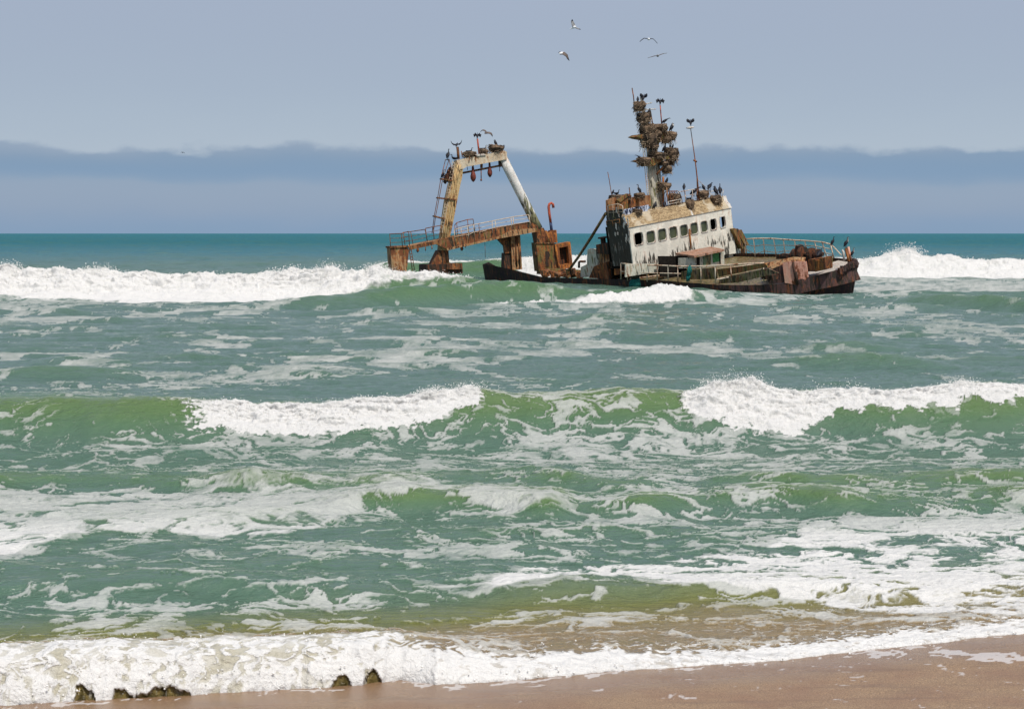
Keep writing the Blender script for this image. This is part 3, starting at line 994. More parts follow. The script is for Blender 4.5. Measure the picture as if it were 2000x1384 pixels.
# ================================================================ the wreck
# The wreck stands on the seabed about 146 m out, bow 50 degrees towards the beach, listing to starboard.
Rw = Matrix.Rotation(R(-50), 3, 'Z') @ Matrix.Rotation(R(-1), 3, 'Y') @ Matrix.Rotation(R(9), 3, 'X')


def pixel_ray(px, py):  # px, py are image pixel coordinates
    """direction of the camera ray through an image pixel"""
    a, b = (px - CX) / F_PX, -(py - CY) / F_PX
    return Vector((a, math.cos(PITCH) + b * math.sin(PITCH), -math.sin(PITCH) + b * math.cos(PITCH)))


EYE = Vector((0, 0, CAM_H))
_d = pixel_ray(1325, 500)
ORG = EYE + _d * (146 / _d.y)
MW = Matrix.Translation(ORG) @ Rw.to_4x4()
RT = Rw.transposed()
EYEL = RT @ (EYE - ORG)


def on(px, py, n, d):
    """point of the ship-frame plane n.p = d on that image pixel ray"""
    r = RT @ pixel_ray(px, py)
    n = Vector(n)
    return EYEL + r * ((d - n.dot(EYEL)) / n.dot(r))


def PX(px, py, x): return on(px, py, (1, 0, 0), x)
def PY(px, py, y): return on(px, py, (0, 1, 0), y)
def PZ(px, py, z): return on(px, py, (0, 0, 1), z)


_g = R(15)
_gn = Vector((-math.sin(_g), math.cos(_g), 0))
_gp = Vector(((900 - 1000) / 3500 * 160, 160, 2))
GN = RT @ _gn
GD = GN.dot(RT @ (_gp - ORG))
def G(px, py, o=0.0): return on(px, py, GN, GD + o)


def face_cam(n):
    return n


ship = bpy.data.objects.new('shipwreck', None)
COL.objects.link(ship)
ship.matrix_world = MW
tag(ship, 'rusting fishing trawler wreck listing in the surf, white wheelhouse and tall stern gantry', 'shipwreck')

YS, YP, YC = -5.2, 6.8, 0.8
HB = [(-21.5, 3.2), (-20.7, 4.6), (-18, 5.6), (-12, 6.0), (-2, 6.0), (5, 5.9), (9, 5.3), (12, 4.3), (14.5, 3.0), (16.3, 1.6), (17.3, .6), (17.6, .05)]
def hb(x): return float(np.interp(x, [a for a, b in HB], [b for a, b in HB]))


def onhull(px, py, side=-1):
    p = PY(px, py, YS if side < 0 else YP)
    for _ in range(60):
        q = PY(px, py, YC + side * hb(p.x))
        p = p * .6 + q * .4
    return p


gun = [onhull(*a) for a in ((918, 509), (935, 513), (960, 517), (1000, 526), (1060, 541), (1120, 543), (1190, 545), (1250, 546), (1300, 548), (1350, 552), (1400, 556), (1450, 557), (1500, 556), (1529, 554), (1555, 548), (1579, 541), (1610, 534), (1640, 526))]
gun.append(PY(1673, 516, YC))
gz = [(p.x, p.z) for p in gun]
def sz(x): return float(np.interp(x, [a for a, b in gz], [b for a, b in gz]))
def pz(x): return float(np.interp(x, [-21, -10, -6.5, -5, 1, 11, 17.6], [-4.2, -4.4, -4.0, -1.2, -1.0, -1.25, gz[-1][1] - .05]))


xs = np.concatenate([np.linspace(-21.5, 12, 40), np.linspace(12.4, 17.6, 14)])
vs, fs = [], []
LV = [(0, 0), (-.5, .02), (-1.1, .05), (-2.2, .12), (-4.5, .3), (-7, .6)]
for x in xs:
    ring = []
    for sgn, zf in ((-1, sz), (1, pz)):
        half = hb(x)
        col = []
        for dz, shrink in LV:
            rake = -dz * .34 * float(np.interp(x, [8, 17.6], [0, 1]))
            hh = max(half - shrink * (1 + .6 * float(np.interp(x, [8, 15], [0, 1]))) * min(1, half / 2), .03)
            col.append(Vector((x - rake, YC + sgn * hh, zf(x) + dz)))
        ring.append(col)
    vs += ring[0] + ring[1]
n = 2 * len(LV)
k = len(LV)
for i in range(len(xs) - 1):
    for side in (0, 1):
        for j in range(k - 1):
            a = i * n + side * k + j
            f = (a, a + 1, a + n + 1, a + n)
            fs.append(f if side else tuple(reversed(f)))
fs.append(tuple(range(k)) + tuple(range(2 * k - 1, k - 1, -1)))
hull = mesh_obj('hull', vs, fs, [M['hull']], ship, True)
tag(hull, 'dark waterline hull with rusty stem')
# rusty upper strake along the bow and a rubbing strip
mb = MB()
st_pts = [x for x in np.linspace(8.5, 17.55, 16)]
for i in range(len(st_pts) - 1):
    q = []
    for x, t in ((st_pts[i], 0), (st_pts[i], 1), (st_pts[i + 1], 1), (st_pts[i + 1], 0)):
        dep = float(np.interp(x, [8.5, 13, 17.6], [.25, .95, 1.15])) * t
        rake = dep * .34 * float(np.interp(x, [8, 17.6], [0, 1]))
        q.append(Vector((x + rake * 1 + .0 , YC - max(hb(x) - dep * .06, .03) - .03, sz(x) - dep + .02)))
    mb.add(q, [(0, 1, 2, 3)])
mb.build('upper_strake', M['hull_top'], ship, True)

# decks
def deck_strip(name, x0, x1, n, mat, drop=.12, lo=0, hi=1, lift=0):
    mb = MB()
    pts = []
    for x in np.linspace(x0, x1, n):
        row = []
        for t in np.linspace(lo, hi, 9):
            yy = YC - hb(x) + t * 2 * hb(x)
            zz = sz(x) * (1 - t) + pz(x) * t - drop + lift
            row.append(Vector((x, yy + .02, zz + .04 * math.sin(9 * t + x))))
        pts += row
    f = [(i * 9 + j, (i + 1) * 9 + j, (i + 1) * 9 + j + 1, i * 9 + j + 1) for i in range(n - 1) for j in range(8)]
    mb.add(pts, f)
    return mb.build(name, mat, ship, True)


deck_strip('deck', -6.2, 12.6, 26, M['deck'], .15)
deck_strip('side_deck', -20.5, -6.2, 16, M['darkrust'], .45, 0, .07)
deck_strip('foredeck', 12.6, 17.5, 14, M['foredeck'], .06)


def poly(name, pts, off, mat, parent=ship):
    mb = MB()
    mb.prism(pts, off)
    return mb.build(name, mat, parent)


def tubes(name, lines, r, mat, parent=ship, n=5):
    mb = MB()
    for L in lines:
        mb.tube(L, r, n)
    return mb.build(name, mat, parent, True)


# ---- wheelhouse: front wall with nine real window openings
WX = 0.0
wc = [(1247, 466, 16, 21.5), (1270.6, 462.6, 16, 21), (1293, 458, 15.5, 20.5), (1314.6, 454, 15, 20.5), (1335.6, 450, 15, 20.5), (1355.6, 446, 14, 20.5),
      (1375, 442.4, 13, 20), (1393, 438, 12.5, 20), (1411, 433.6, 11.5, 20)]
win = [PX(a, b, WX) for a, b, c, d in wc]
wsz = [(c * 1.12 / 24.0 / .79, d * 1.08 / 24.0) for a, b, c, d in wc]
tl, tr_ = PX(1228, 445, WX), PX(1427.5, 406, WX)
bl, br_ = PX(1231, 521, WX), PX(1427, 496, WX)
zt = lambda y: tl.z + (tr_.z - tl.z) * (y - tl.y) / (tr_.y - tl.y)
zb = lambda y: bl.z + (br_.z - bl.z) * (y - bl.y) / (br_.y - bl.y)
edges = [tl.y] + [(win[i].y + win[i + 1].y) / 2 for i in range(8)] + [tr_.y]
WT = .12


def rrect(cy, cz, w, h, n=16, pw=5.5):
    out = []
    for i in range(n):
        a = 2 * math.pi * (i + .5) / n
        c, s_ = math.cos(a), math.sin(a)
        out.append((cy + w / 2 * math.copysign(abs(c) ** (2 / pw), c), cz + h / 2 * math.copysign(abs(s_) ** (2 / pw), s_)))
    return out


def window_wall(mb, x, y0, y1, ztop, zbot, cy, cz, w, h):
    """one bay of wall round a rounded opening, with reveals"""
    inner = rrect(cy, cz, w, h)
    n = len(inner)
    outer = []
    for (yy, zz) in inner:
        dy, dz = (yy - cy) / (w / 2), (zz - cz) / (h / 2)
        m_ = max(abs(dy), abs(dz))
        oy, oz = dy / m_, dz / m_
        Y_ = cy + (oy * (y1 - cy) if oy > 0 else oy * (cy - y0))
        Y_ = min(max(Y_, y0), y1)
        Z_ = cz + (oz * (ztop(Y_) - cz) if oz > 0 else oz * (cz - zbot(Y_)))
        outer.append((Y_, Z_))
    # exact corners come from snapping the nearest samples
    for cyy in (y0, y1):
        for zf in (ztop, zbot):
            j = min(range(n), key=lambda i: (outer[i][0] - cyy) ** 2 + (outer[i][1] - zf(cyy)) ** 2)
            outer[j] = (cyy, zf(cyy))
    v = [(x, a, b) for a, b in outer] + [(x, a, b) for a, b in inner] + [(x - WT, a, b) for a, b in inner]
    f = [(i, (i + 1) % n, (i + 1) % n + n, i + n) for i in range(n)] + [(i + n, (i + 1) % n + n, (i + 1) % n + 2 * n, i + 2 * n) for i in range(n)]
    mb.add(v, [tuple(reversed(q)) for q in f])


mb = MB()
for i in range(9):
    y0, y1 = edges[i], edges[i + 1]
    cz = win[i].z
    sill = lambda y, i=i: zt(y) - 2.02
    window_wall(mb, WX, y0, y1, zt, sill, win[i].y, cz, *wsz[i])
    mb.add([(WX, y0, sill(y0)), (WX, y1, sill(y1)), (WX, y1, zb(y1)), (WX, y0, zb(y0))], [(3, 2, 1, 0)])
mb.add([(WX - WT, tl.y + .01, zt(tl.y)), (WX - WT, tl.y + .01, zb(tl.y))  , (WX, tl.y, zb(tl.y)), (WX, tl.y, zt(tl.y))], [(0, 1, 2, 3)])
front = mb.build('wheelhouse_front', M['house'], ship)
for i in range(9):
    mb = MB()
    w, h = wsz[i]
    a, b = rrect(win[i].y, win[i].z, w + .10, h + .10), rrect(win[i].y, win[i].z, w - .01, h - .01)
    n = 16
    v = [(WX + .003, *p) for p in a] + [(WX + .05, *p) for p in a] + [(WX + .05, *p) for p in b] + [(WX - .03, *p) for p in b]
    f = []
    for r_ in range(3):
        f += [(r_ * n + j, r_ * n + (j + 1) % n, (r_ + 1) * n + (j + 1) % n, (r_ + 1) * n + j) for j in range(n)]
    mb.add(v, f)
    wf = mb.build('window_frame', M['white'], front)
    if 1 <= i <= 6:
        g = MB()
        pts = [(WX - .08, *p) for p in rrect(win[i].y, win[i].z, w + .05, h + .05)]
        g.prism(pts, (-.02, 0, 0))
        g.build('window_pane', M['glass'], wf)

# guano-crusted brow above the windows
mb = MB()
nb = 60
ftop = [PX(1219, 421, -.75), PX(1417, 383.5, -.75)]
vs, fs = [], []
random.seed(4)
for i in range(nb + 1):
    t = i / nb
    for j in range(7):
        u = j / 6
        bot = Vector((WX + .07, tl.y - .12 + (tr_.y - tl.y + .2) * t, 0)); bot.z = zt(bot.y) + .01
        top = ftop[0].lerp(ftop[1], t)
        p = bot.lerp(top, u)
        k_ = .09 * float(fbm(np.array([t * 18.]), np.array([u * 2.2]), 5, 4)[0])
        if j == 6:
            k_ += .04
        if 0 < j:
            p += Vector((k_ * 1.2, 0, k_))
        vs.append(p)
for i in range(nb):
    for j in range(6):
        a = i * 7 + j
        fs.append((a, a + 7, a + 8, a + 1))
brow = mesh_obj('roof_brow', vs, fs, [M['guano'], M['white']], ship, True)
for p_ in brow.data.polygons:
    t = (p_.index // 6) / nb
    if t > .965 or (.585 < t < .61 and p_.index % 6 < 4) or (.885 < t < .90 and p_.index % 6 < 4):
        p_.material_index = 1
tag(brow, 'sloping roof front caked with brown bird droppings')

# side wall (starboard), stained black; and hidden rear and port walls
A0 = tl.copy(); A0.x = WX - .002
sb = [PY(1230, 446, YS), PY(1187, 424, YS), PY(1184, 410, YS), PY(1184, 440, YS), PY(1198, 520, YS), PY(1232, 524, YS)]
y0 = tl.y
sidepts = [Vector((WX - .13, y0, zt(y0))), PX(1219, 421, -.75) * 1, PY(1217, 408, y0), PY(1184, 412, y0), PY(1185, 440, y0), PY(1197, 520, y0), Vector((WX - .13, y0, zb(y0)))]
sidepts = [Vector((p.x, y0, p.z)) for p in sidepts]
poly('wheelhouse_side', sidepts, (0, .12, 0), M['side'])
xa = sidepts[4].x
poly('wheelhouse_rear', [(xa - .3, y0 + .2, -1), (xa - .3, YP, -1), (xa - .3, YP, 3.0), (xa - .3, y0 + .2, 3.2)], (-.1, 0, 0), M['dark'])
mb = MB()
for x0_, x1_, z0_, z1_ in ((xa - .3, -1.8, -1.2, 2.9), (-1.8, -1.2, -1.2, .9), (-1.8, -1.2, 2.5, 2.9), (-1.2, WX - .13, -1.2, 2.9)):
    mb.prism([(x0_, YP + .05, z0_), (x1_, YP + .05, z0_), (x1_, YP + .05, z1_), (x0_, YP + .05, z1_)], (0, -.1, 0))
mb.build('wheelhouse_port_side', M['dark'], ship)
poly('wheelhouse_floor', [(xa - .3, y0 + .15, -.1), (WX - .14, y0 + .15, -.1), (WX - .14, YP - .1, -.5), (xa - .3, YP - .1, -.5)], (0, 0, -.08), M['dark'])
# roof
rz = lambda y: ftop[0].z + (ftop[1].z - ftop[0].z) * (y - ftop[0].y) / (ftop[1].y - ftop[0].y)
roof = poly('wheelhouse_roof', [(-.76, y0 + .02, rz(y0) - .02), (-.76, YP, rz(YP) - .02), (xa, YP, rz(YP) - .02), (xa, y0 + .02, rz(y0) - .02)], (0, 0, -.1), M['guano'])
# ragged flakes on the side wall
mb = MB()
for k_ in range(16):
    t_ = random.random()
    px, py = 1228 - 30 * t_ ** 1.5, random.uniform(425, 490) - 30 * t_
    p = PY(px, py, y0 - .02)
    w, h = random.uniform(.05, .16), random.uniform(.2, .7)
    mb.prism([p, p + Vector((w, 0, -.1 * h)), p + Vector((w * .7, 0, -h)), p + Vector((-w * .4, 0, -h * .7))], (0, -.03, 0))
tag(mb.build('paint_flakes', M['white'], bpy.data.objects['wheelhouse_side']), kind='stuff')

# top structure behind the brow: tan locker boxes, blue-white canvas, side rail
def PXb(pts, x): return [PX(a, b, x) for a, b in pts]
poly('roof_locker', PXb([(1187, 391), (1205, 384), (1206, 410), (1188, 418)], -2.2), (-.25, 0, 0), M['tan'])
poly('roof_locker', PXb([(1205, 392), (1226, 387), (1227, 408), (1206, 413)], -2.0), (-.5, 0, 0), M['olive'])
poly('roof_locker', PXb([(1230, 388), (1249, 386), (1249, 405), (1230, 408)], -2.3), (-1.2, 0, 0), M['rust'])
poly('roof_locker', PXb([(1249, 385), (1270, 381), (1272, 402), (1249, 405)], -2.0), (-1.2, 0, 0), M['tan'])
poly('roof_board', PXb([(1206, 391), (1226, 378), (1230, 381), (1212, 395)], -1.9), (-.25, 0, 0), M['olive'])
cv = poly('canvas_screen', PXb([(1219, 409), (1267, 400), (1265, 412), (1221, 421)], -1.0), (-.05, 0, 0), M['cloth'])
random.seed(11)
mb = MB()
for k_ in range(15):
    px = 1221 + k_ * 3.0
    top = 408.6 - (px - 1219) * .19
    a, b = PX(px + random.uniform(-1, 1), top + random.uniform(0, 3), -.97), PX(px + random.uniform(-2.5, 2.5), top + random.uniform(7, 11), -.97)
    mb.tube([a, b], random.uniform(.025, .06), 4)
mb.build('canvas_stripes', M['bluedark'], cv)
def post_rail(name, tops, bases, mat, r=.03, mids=(), parent=ship):
    """a railing: top rail, intermediate rails and posts"""
    mb = MB()
    mb.tube(tops, r * 1.15, 6)
    for f_ in mids:
        mb.tube([a.lerp(b, f_) for a, b in zip(tops, bases)], r * .7, 5)
    ob = mb.build(name, mat, parent, True)
    for a, b in zip(tops, bases):
        tubes('rail_post', [[a, b]], r, mat, ob)
    return ob
post_rail('side_railing', [PY(*a, y0) for a in ((1187, 402), (1197, 400), (1207, 398), (1216, 402))], [PY(*a, y0) for a in ((1188, 424), (1199, 425), (1209, 424), (1218, 422))], M['rail'], .028, (.3, .6))
post_rail('side_railing', [PY(*a, y0 - .03) for a in ((1184, 432), (1196, 431), (1210, 428))], [PY(*a, y0 - .03) for a in ((1185, 441), (1197, 442), (1211, 440))], M['tan'], .03, (.5,))
# roof rail on the right, radio whips and stays
post_rail('roof_railing', [PX(*a, -1.4) for a in ((1325, 375), (1338, 373), (1352, 370), (1372, 371), (1388, 374), (1413, 371))], [PX(*a, -1.4) for a in ((1328, 401), (1339, 398), (1354, 395), (1374, 391), (1389, 389), (1411, 384))], M['railw'], .026, (.4,))
tubes('roof_stanchion', [[PX(1305, 398, -1.3), PX(1302, 366, -1.3)]], .05, M['tan'])
post_rail('roof_railing', [PX(*a, -1.0) for a in ((1305, 394), (1320, 391), (1330, 389))], [PX(*a, -1.0) for a in ((1306, 404), (1321, 401), (1331, 398))], M['railw'], .03, (.5,))
# basket frame with hooped bars
mb = MB()
for k_ in range(5):
    c0 = PX(1306 + k_ * 4.5, 401, -1.8 + .15 * k_)
    pts = [c0 + Vector((0, .55 * math.cos(a), .9 * math.sin(a) + .3)) for a in np.linspace(0, math.pi, 9)]
    mb.tube([c0 + Vector((0, .55, 0))] + pts + [c0 + Vector((0, -.55, 0))], .03, 5)
mb.build('hooped_basket', M['thin'], ship, True)
tubes('whip_aerial', [[PX(1187, 336, -2.6), PX(1190, 352, -2.6), PX(1197, 396, -2.6), PX(1200, 415, -2.6)]], .03, M['thin'])
tubes('whip_aerial', [[PX(1229, 366, -2.0), PX(1231.5, 388, -2.0)]], .04, M['thin'])
mb = MB()
pp = [PX(1349, 252, -1.2), PX(1358, 315, -1.2), PX(1362, 350, -1.2), PX(1366, 395, -1.2)]
mb.tube(pp, [.03, .045, .055, .06], 6)
mb.tube([PX(1355, 313, -1.2), PX(1360.5, 316, -1.2)], .08, 6)
mb.tube([PX(1359, 320, -1.2), PX(1362.5, 352, -1.2)], .02, 5)
mb.tube([PX(1361, 348, -1.2), PX(1362, 393, -1.0)], .03, 5)
ap = mb.build('aerial_pole', M['thin'], ship, True)
mb = MB()
q = PX(1348, 249.5, -1.2)
mb.tube([q - Vector((0, 0, .1)), q - Vector((0, 0, .03)), q + Vector((0, 0, .03)), q + Vector((0, 0, .1))], [.1, .34, .36, .05], 14)
mb.build('aerial_disc', M['white'], ap, True)
tubes('stay_wire', [[PX(1362, 350, -1.2), PX(1387, 374, -1.4)]], .022, M['railw'])
tubes('roof_post', [[PX(1337, 372, -1.5), PX(1340, 394, -1.5)]], .04, M['thin'])

# ---- mast tower
MX = -2.3
mast = MB()
prof = [((1269, 411), (1298, 405)), ((1266.5, 372), (1295.5, 366)), ((1264.5, 335), (1292, 330)), ((1261.5, 292), (1285.5, 288)), ((1259.5, 268), (1283, 265))]
rings = []
for i, (a, b) in enumerate(prof):
    p, q = PX(a[0] + 6, a[1] - 1, MX), PX(*b, MX)
    dpt = .55 - .04 * i
    r_ = []
    for k_ in range(16):
        an = 2 * math.pi * k_ / 16
        c, s_ = math.cos(an), math.sin(an)
        c = math.copysign(abs(c) ** .62, c); s_ = math.copysign(abs(s_) ** .62, s_)
        m_ = p.lerp(q, .5 + c * .5)
        r_.append(m_ + Vector((s_ * dpt / 2 - dpt / 2, 0, 0)))
    rings.append(r_)
v = [q for r_ in rings for q in r_]
f = [(i * 16 + k_, i * 16 + (k_ + 1) % 16, (i + 1) * 16 + (k_ + 1) % 16, (i + 1) * 16 + k_) for i in range(4) for k_ in range(16)] + [tuple(range(64, 80))]
mast.add(v, f)
masto = mast.build('mast', M['mast'], ship, True)
def plat(name, pts, x, dep, th=.12, mat='mast'):
    mb = MB()
    top = [PX(a, b, x) for a, b in pts]
    mb.prism(top, (-dep, 0, 0))
    return mb.build(name, M[mat], masto)
plat('mast_platform', [(1254, 314), (1262, 311), (1300, 306), (1316, 303), (1316, 308), (1298, 312), (1287, 318), (1276, 324), (1265, 316)], MX + .55, 1.4, mat='olive')
plat('mast_platform', [(1244, 267), (1252, 263), (1283, 259), (1290, 262), (1300, 256), (1304, 258), (1296, 270), (1285, 280), (1275, 274), (1252, 270)], MX + .4, 1.1, mat='olive')
tubes('mast_bracket', [[PX(1281, 295, MX + .3), PX(1286, 278, MX + .3), PX(1297, 268, MX + .3), PX(1306, 262, MX + .3)], [PX(1283, 340, MX + .3), PX(1296, 325, MX + .3), PX(1304, 308, MX + .3)], [PX(1296, 405, MX + .35), PX(1295.5, 345, MX + .35)]], .1, M['tan'], masto)
tubes('mast_pole', [[PX(1263, 268, MX), PX(1259.5, 232, MX), PX(1252, 190, MX)]], .11, M['mast'], masto, 6)
for L_ in ([PX(1253, 255, MX), PX(1250, 225, MX)], [PX(1270.5, 216, MX), PX(1277, 256, MX)], [PX(1234.5, 172, MX), PX(1237.5, 190, MX), PX(1240, 218, MX)]):
    tubes('mast_pole', [L_], .045, M['thin'], masto)
for L_ in ([PX(1259, 214.5, MX), PX(1280.5, 213.3, MX)], [PX(1258, 204, MX), PX(1273, 201, MX)]):
    tubes('mast_crosstree', [L_], .05, M['white'], masto)
tubes('mast_pole', [[PX(1289.5, 206, MX), PX(1291, 225, MX), PX(1292.5, 243, MX)]], .05, M['red'], masto)
mb = MB()
mb.tube([PX(1279, 243, MX), PX(1302, 242, MX)], .03, 5); mb.tube([PX(1279, 243, MX), PX(1281, 258, MX)], .03, 5); mb.tube([PX(1302, 242, MX), PX(1303, 256, MX)], .03, 5)
mb.build('mast_guard_rail', M['thin'], masto)
# ladder on the port side of the mast
def ladder(name, l0, l1, r0, r1, n, r, mat, parent):
    mb = MB()
    mb.tube([l0, l1], r, 5)
    mb.tube([r0, r1], r, 5)
    for k_ in range(n):
        t = (k_ + .5) / n
        mb.tube([l0.lerp(l1, t), r0.lerp(r1, t)], r * .8, 4)
    return mb.build(name, mat, parent)
ladder('mast_ladder', PX(1253, 268, MX + .2), PX(1265, 385, MX + .2), PX(1257, 268, MX + .2), PX(1269, 385, MX + .2), 30, .028, M['rail'], masto)

# ---- deckhouse bits on the starboard and port side of the wheelhouse foot
poly('port_deckhouse', PXb([(1427, 446), (1440, 452), (1446, 476), (1446, 512), (1424, 512), (1424, 470)], -.3), (-2.2, 0, 0), M['house'])
poly('port_deckhouse', PXb([(1441, 474), (1455, 474), (1456, 512), (1446, 513)], -.9), (-2, 0, 0), M['rust'])
mb = MB()
for a, b, c in (((1430, 447), (1450, 486), .9), ((1436, 448), (1454, 476), .6), ((1443, 450), (1458, 480), .3)):
    p, q = PX(*a, c - .6), PX(*b, c - .6)
    mb.prism([p, p + Vector((0, .35, .02)), q + Vector((0, .35, 0)), q], (-.5, 0, 0))
mb.build('leaning_boards', M['olive'], ship)
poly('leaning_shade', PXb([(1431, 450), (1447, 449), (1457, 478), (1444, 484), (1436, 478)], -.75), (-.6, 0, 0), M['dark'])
tubes('signal_lamp', [[PX(1428, 436, -.2), PX(1430.5, 444, -.2)]], .1, M['red'])
tubes('drain_pipe', [[PX(1346.5, 447, .12), PX(1350, 486, .12)]], .07, M['orange'])

# companion hatch in front of the wheelhouse
HX = 4.6
poly('hatch_house', [PX(1360, 500, HX), PX(1414, 489, HX), PX(1415, 518, HX), PX(1360, 524, HX)], (-2.0, 0, 0), M['whitepanel'])
hh = bpy.data.objects['hatch_house']
def quadX(name, pts, x, mat, parent=ship, th=-.05): return poly(name, [PX(a, b, x) for a, b in pts], (th, 0, 0), mat, parent)
quadX('hatch_panel', [(1373, 498), (1388, 495), (1389, 516), (1374, 519)], HX + .04, M['green'], hh)
quadX('hatch_panel', [(1392, 494), (1404, 491), (1405, 510), (1393, 513)], HX + .04, plain('bright_green_panel', (.05, .22, .07)), hh)
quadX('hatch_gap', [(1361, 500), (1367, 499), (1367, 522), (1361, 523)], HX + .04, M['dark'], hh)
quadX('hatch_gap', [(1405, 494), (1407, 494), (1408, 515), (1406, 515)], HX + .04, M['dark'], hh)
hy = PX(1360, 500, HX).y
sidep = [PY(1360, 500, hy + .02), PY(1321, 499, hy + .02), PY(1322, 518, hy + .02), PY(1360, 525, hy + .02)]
poly('hatch_side', [Vector((p.x, hy - .02, p.z)) for p in sidep], (0, .1, 0), M['dark'], hh)  # near-black colour paints in the shadow under the hatch roof
zr = PX(1356, 498, HX).z
rp = [PZ(1319, 494, zr), PZ(1356, 499.5, zr), PZ(1414.5, 486.5, zr), PZ(1388, 481.5, zr)]
poly('hatch_roof', rp, (0, 0, -.16), M['roofpink'], hh)
# deck strakes and fallen plates around the hatch
zd = -1.0
poly('fallen_plate', [PZ(1225, 512, zd + .45), PZ(1318, 498, zd + .45), PZ(1318, 492, zd + .45), PZ(1290, 496, zd + .45), PZ(1232, 508, zd + .45)], (0, 0, -.12), M['deck'])
mb = MB()
a, b = PY(1222, 516, y0 + .5), PY(1300, 505, y0 + 1.4)
poly('bulkhead_plate', [PX(1222, 516, 1.6), PX(1286, 514, 1.6), PX(1286, 530, 1.6), PX(1222, 541, 1.6)], (-.1, 0, 0), M['whitepanel'])
poly('bulkhead_plate', [PX(1286, 500, 2.3), PX(1326, 500, 2.3), PX(1350, 540, 2.3), PX(1290, 540, 2.3)], (-.1, 0, 0), M['dark'])
poly('orange_coaming', [PY(1199, 524, y0 + .2), PY(1222, 521, y0 + .2), PY(1222, 535, y0 + .2), PY(1200, 537, y0 + .2)], (0, .3, 0), M['orange'])
# long beams lying along the deck, seen over the starboard side
for pts in ([(1340, 538), (1400, 528), (1470, 517), (1492, 513.5)], [(1400, 546), (1452, 536), (1490, 528)], [(1230, 545), (1290, 538), (1340, 534)]):
    mb = MB()
    P_ = [PZ(a, b, zd - .05) for a, b in pts]
    mb.tube(P_, .07, 5)
    mb.build('deck_pipe', M['rail'], ship, True)
for pts, mt in (([(1400, 526), (1493, 514), (1500, 521), (1404, 541)], 'olive'), ([(1404, 543), (1500, 524), (1520, 533), (1440, 552), (1404, 554)], 'deck'), ([(1330, 530), (1398, 522), (1400, 545), (1330, 546)], 'deck')):
    poly('inner_bulwark', [PY(a, b, YS + 1.2) for a, b in pts], (0, .1, 0), M[mt])

# starboard rail
srt = [(1213, 514), (1224, 515.5), (1243, 517), (1264, 518), (1284, 518), (1305, 519), (1324, 520), (1345, 520), (1369, 520), (1397, 519), (1427, 517), (1457, 515), (1491, 514)]
srb = [(1213, 545), (1226, 548), (1243, 549), (1264, 550), (1284, 548), (1305, 549), (1324, 552), (1345, 552), (1369, 552), (1397, 553), (1429, 552), (1460, 552), (1492, 550)]
sb2 = [onhull(*b) for b in srb]
sr = post_rail('starboard_railing', [PY(a[0], a[1], b.y + .05) for a, b in zip(srt, sb2)], sb2, M['rail'], .05)
tag(sr, 'near railing with bent rusty posts')
tubes('lower_rail', [[PY(1213, 530, y0 - .6), PY(1264, 533, y0 - .7), PY(1330, 534, y0 - .7)]], .03, M['rail'], sr)
# port rail against the sea
prt = [(1455, 467), (1472, 466), (1491, 465.5), (1511, 466), (1530, 467.5), (1552, 469), (1572, 470), (1591, 471.5), (1606, 473), (1622, 477)]
prb = [(1458, 496), (1476, 509), (1494, 501), (1517, 505), (1534, 500), (1556, 500), (1577, 497), (1597, 498), (1615, 503), (1629, 506)]
pb = []
for a in prb:
    p = onhull(a[0], a[1], 1)
    pb.append(p)
pt = []
for a, b in zip(prt, pb):
    q = on(a[0], a[1], (0, 1, 0), b.y)
    pt.append(q)
pr = post_rail('port_railing', pt, [Vector((b.x, b.y, b.z)) for b in pb], M['rail'], .05, (.35, .7))
tag(pr, 'far railing curving towards the bow with leaning posts')
tubes('rail_stay', [[pt[-1], PY(1628, 482, YC + 2.5), PY(1643, 498, YC + 1.5)]], .05, M['rail'], pr)
# port bulwark strip standing behind the deck
mb = MB()
xs_ = np.linspace(-1, 16.5, 24)
for i in range(len(xs_) - 1):
    q = []
    for x, t in ((xs_[i], 0), (xs_[i + 1], 0), (xs_[i + 1], 1), (xs_[i], 1)):
        q.append((x, YC + hb(x) - .02, pz(x) - .1 + .22 * t))
    mb.add(q, [(0, 1, 2, 3)])
mb.build('port_bulwark', M['darkrust'], ship)

# forecastle: breakwater, windlass, pink side plates, bow bits
FX = 10.0
def onz(px, py, y): return PY(px, py, y)
poly('breakwater', [PY(1493, 514, -2.6), PY(1548, 502, -1.8), PY(1572, 503, -1.5), PY(1570, 512, -1.8), PY(1505, 530, -2.8)], (0, .1, 0), M['pillar'])
poly('breakwater_plate', [PY(1516, 498, 1.4), PY(1526, 495, 1.4), PY(1562, 500, 1.0), PY(1566, 506, 1.0), PY(1516, 506, 1.4)], (0, .3, 0), M['darkrust'])
pk = [onhull(1529, 513), onhull(1541, 510.5), onhull(1575, 510.5), onhull(1579, 541), onhull(1572, 549), onhull(1556, 556), onhull(1534, 552)]
pky = [Vector((p.x, p.y - .06, p.z)) for p in pk]
bw = poly('forecastle_plate', pky, (0, .1, 0), M['pink'])
tag(bw, 'faded red and white plate on the starboard bow')
for a, b in (((1551, 512), (1559, 555)), ((1557, 530), (1560, 555))):
    p, q = onhull(*a), onhull(*b)
    tubes('chain_channel', [[p + Vector((0, -.12, 0)), q + Vector((0, -.12, 0))]], .1, M['darkrust'], bw)
poly('fore_plating', [onhull(1505, 526) + Vector((0, .1, 0)), onhull(1529, 516) + Vector((0, .1, 0)), onhull(1530, 553) + Vector((0, .1, 0)), onhull(1500, 554) + Vector((0, .1, 0)), onhull(1496, 540) + Vector((0, .1, 0))], (0, .15, 0), M['hull_top'])
mb = MB()
pc = PY(1575, 494, -.2)
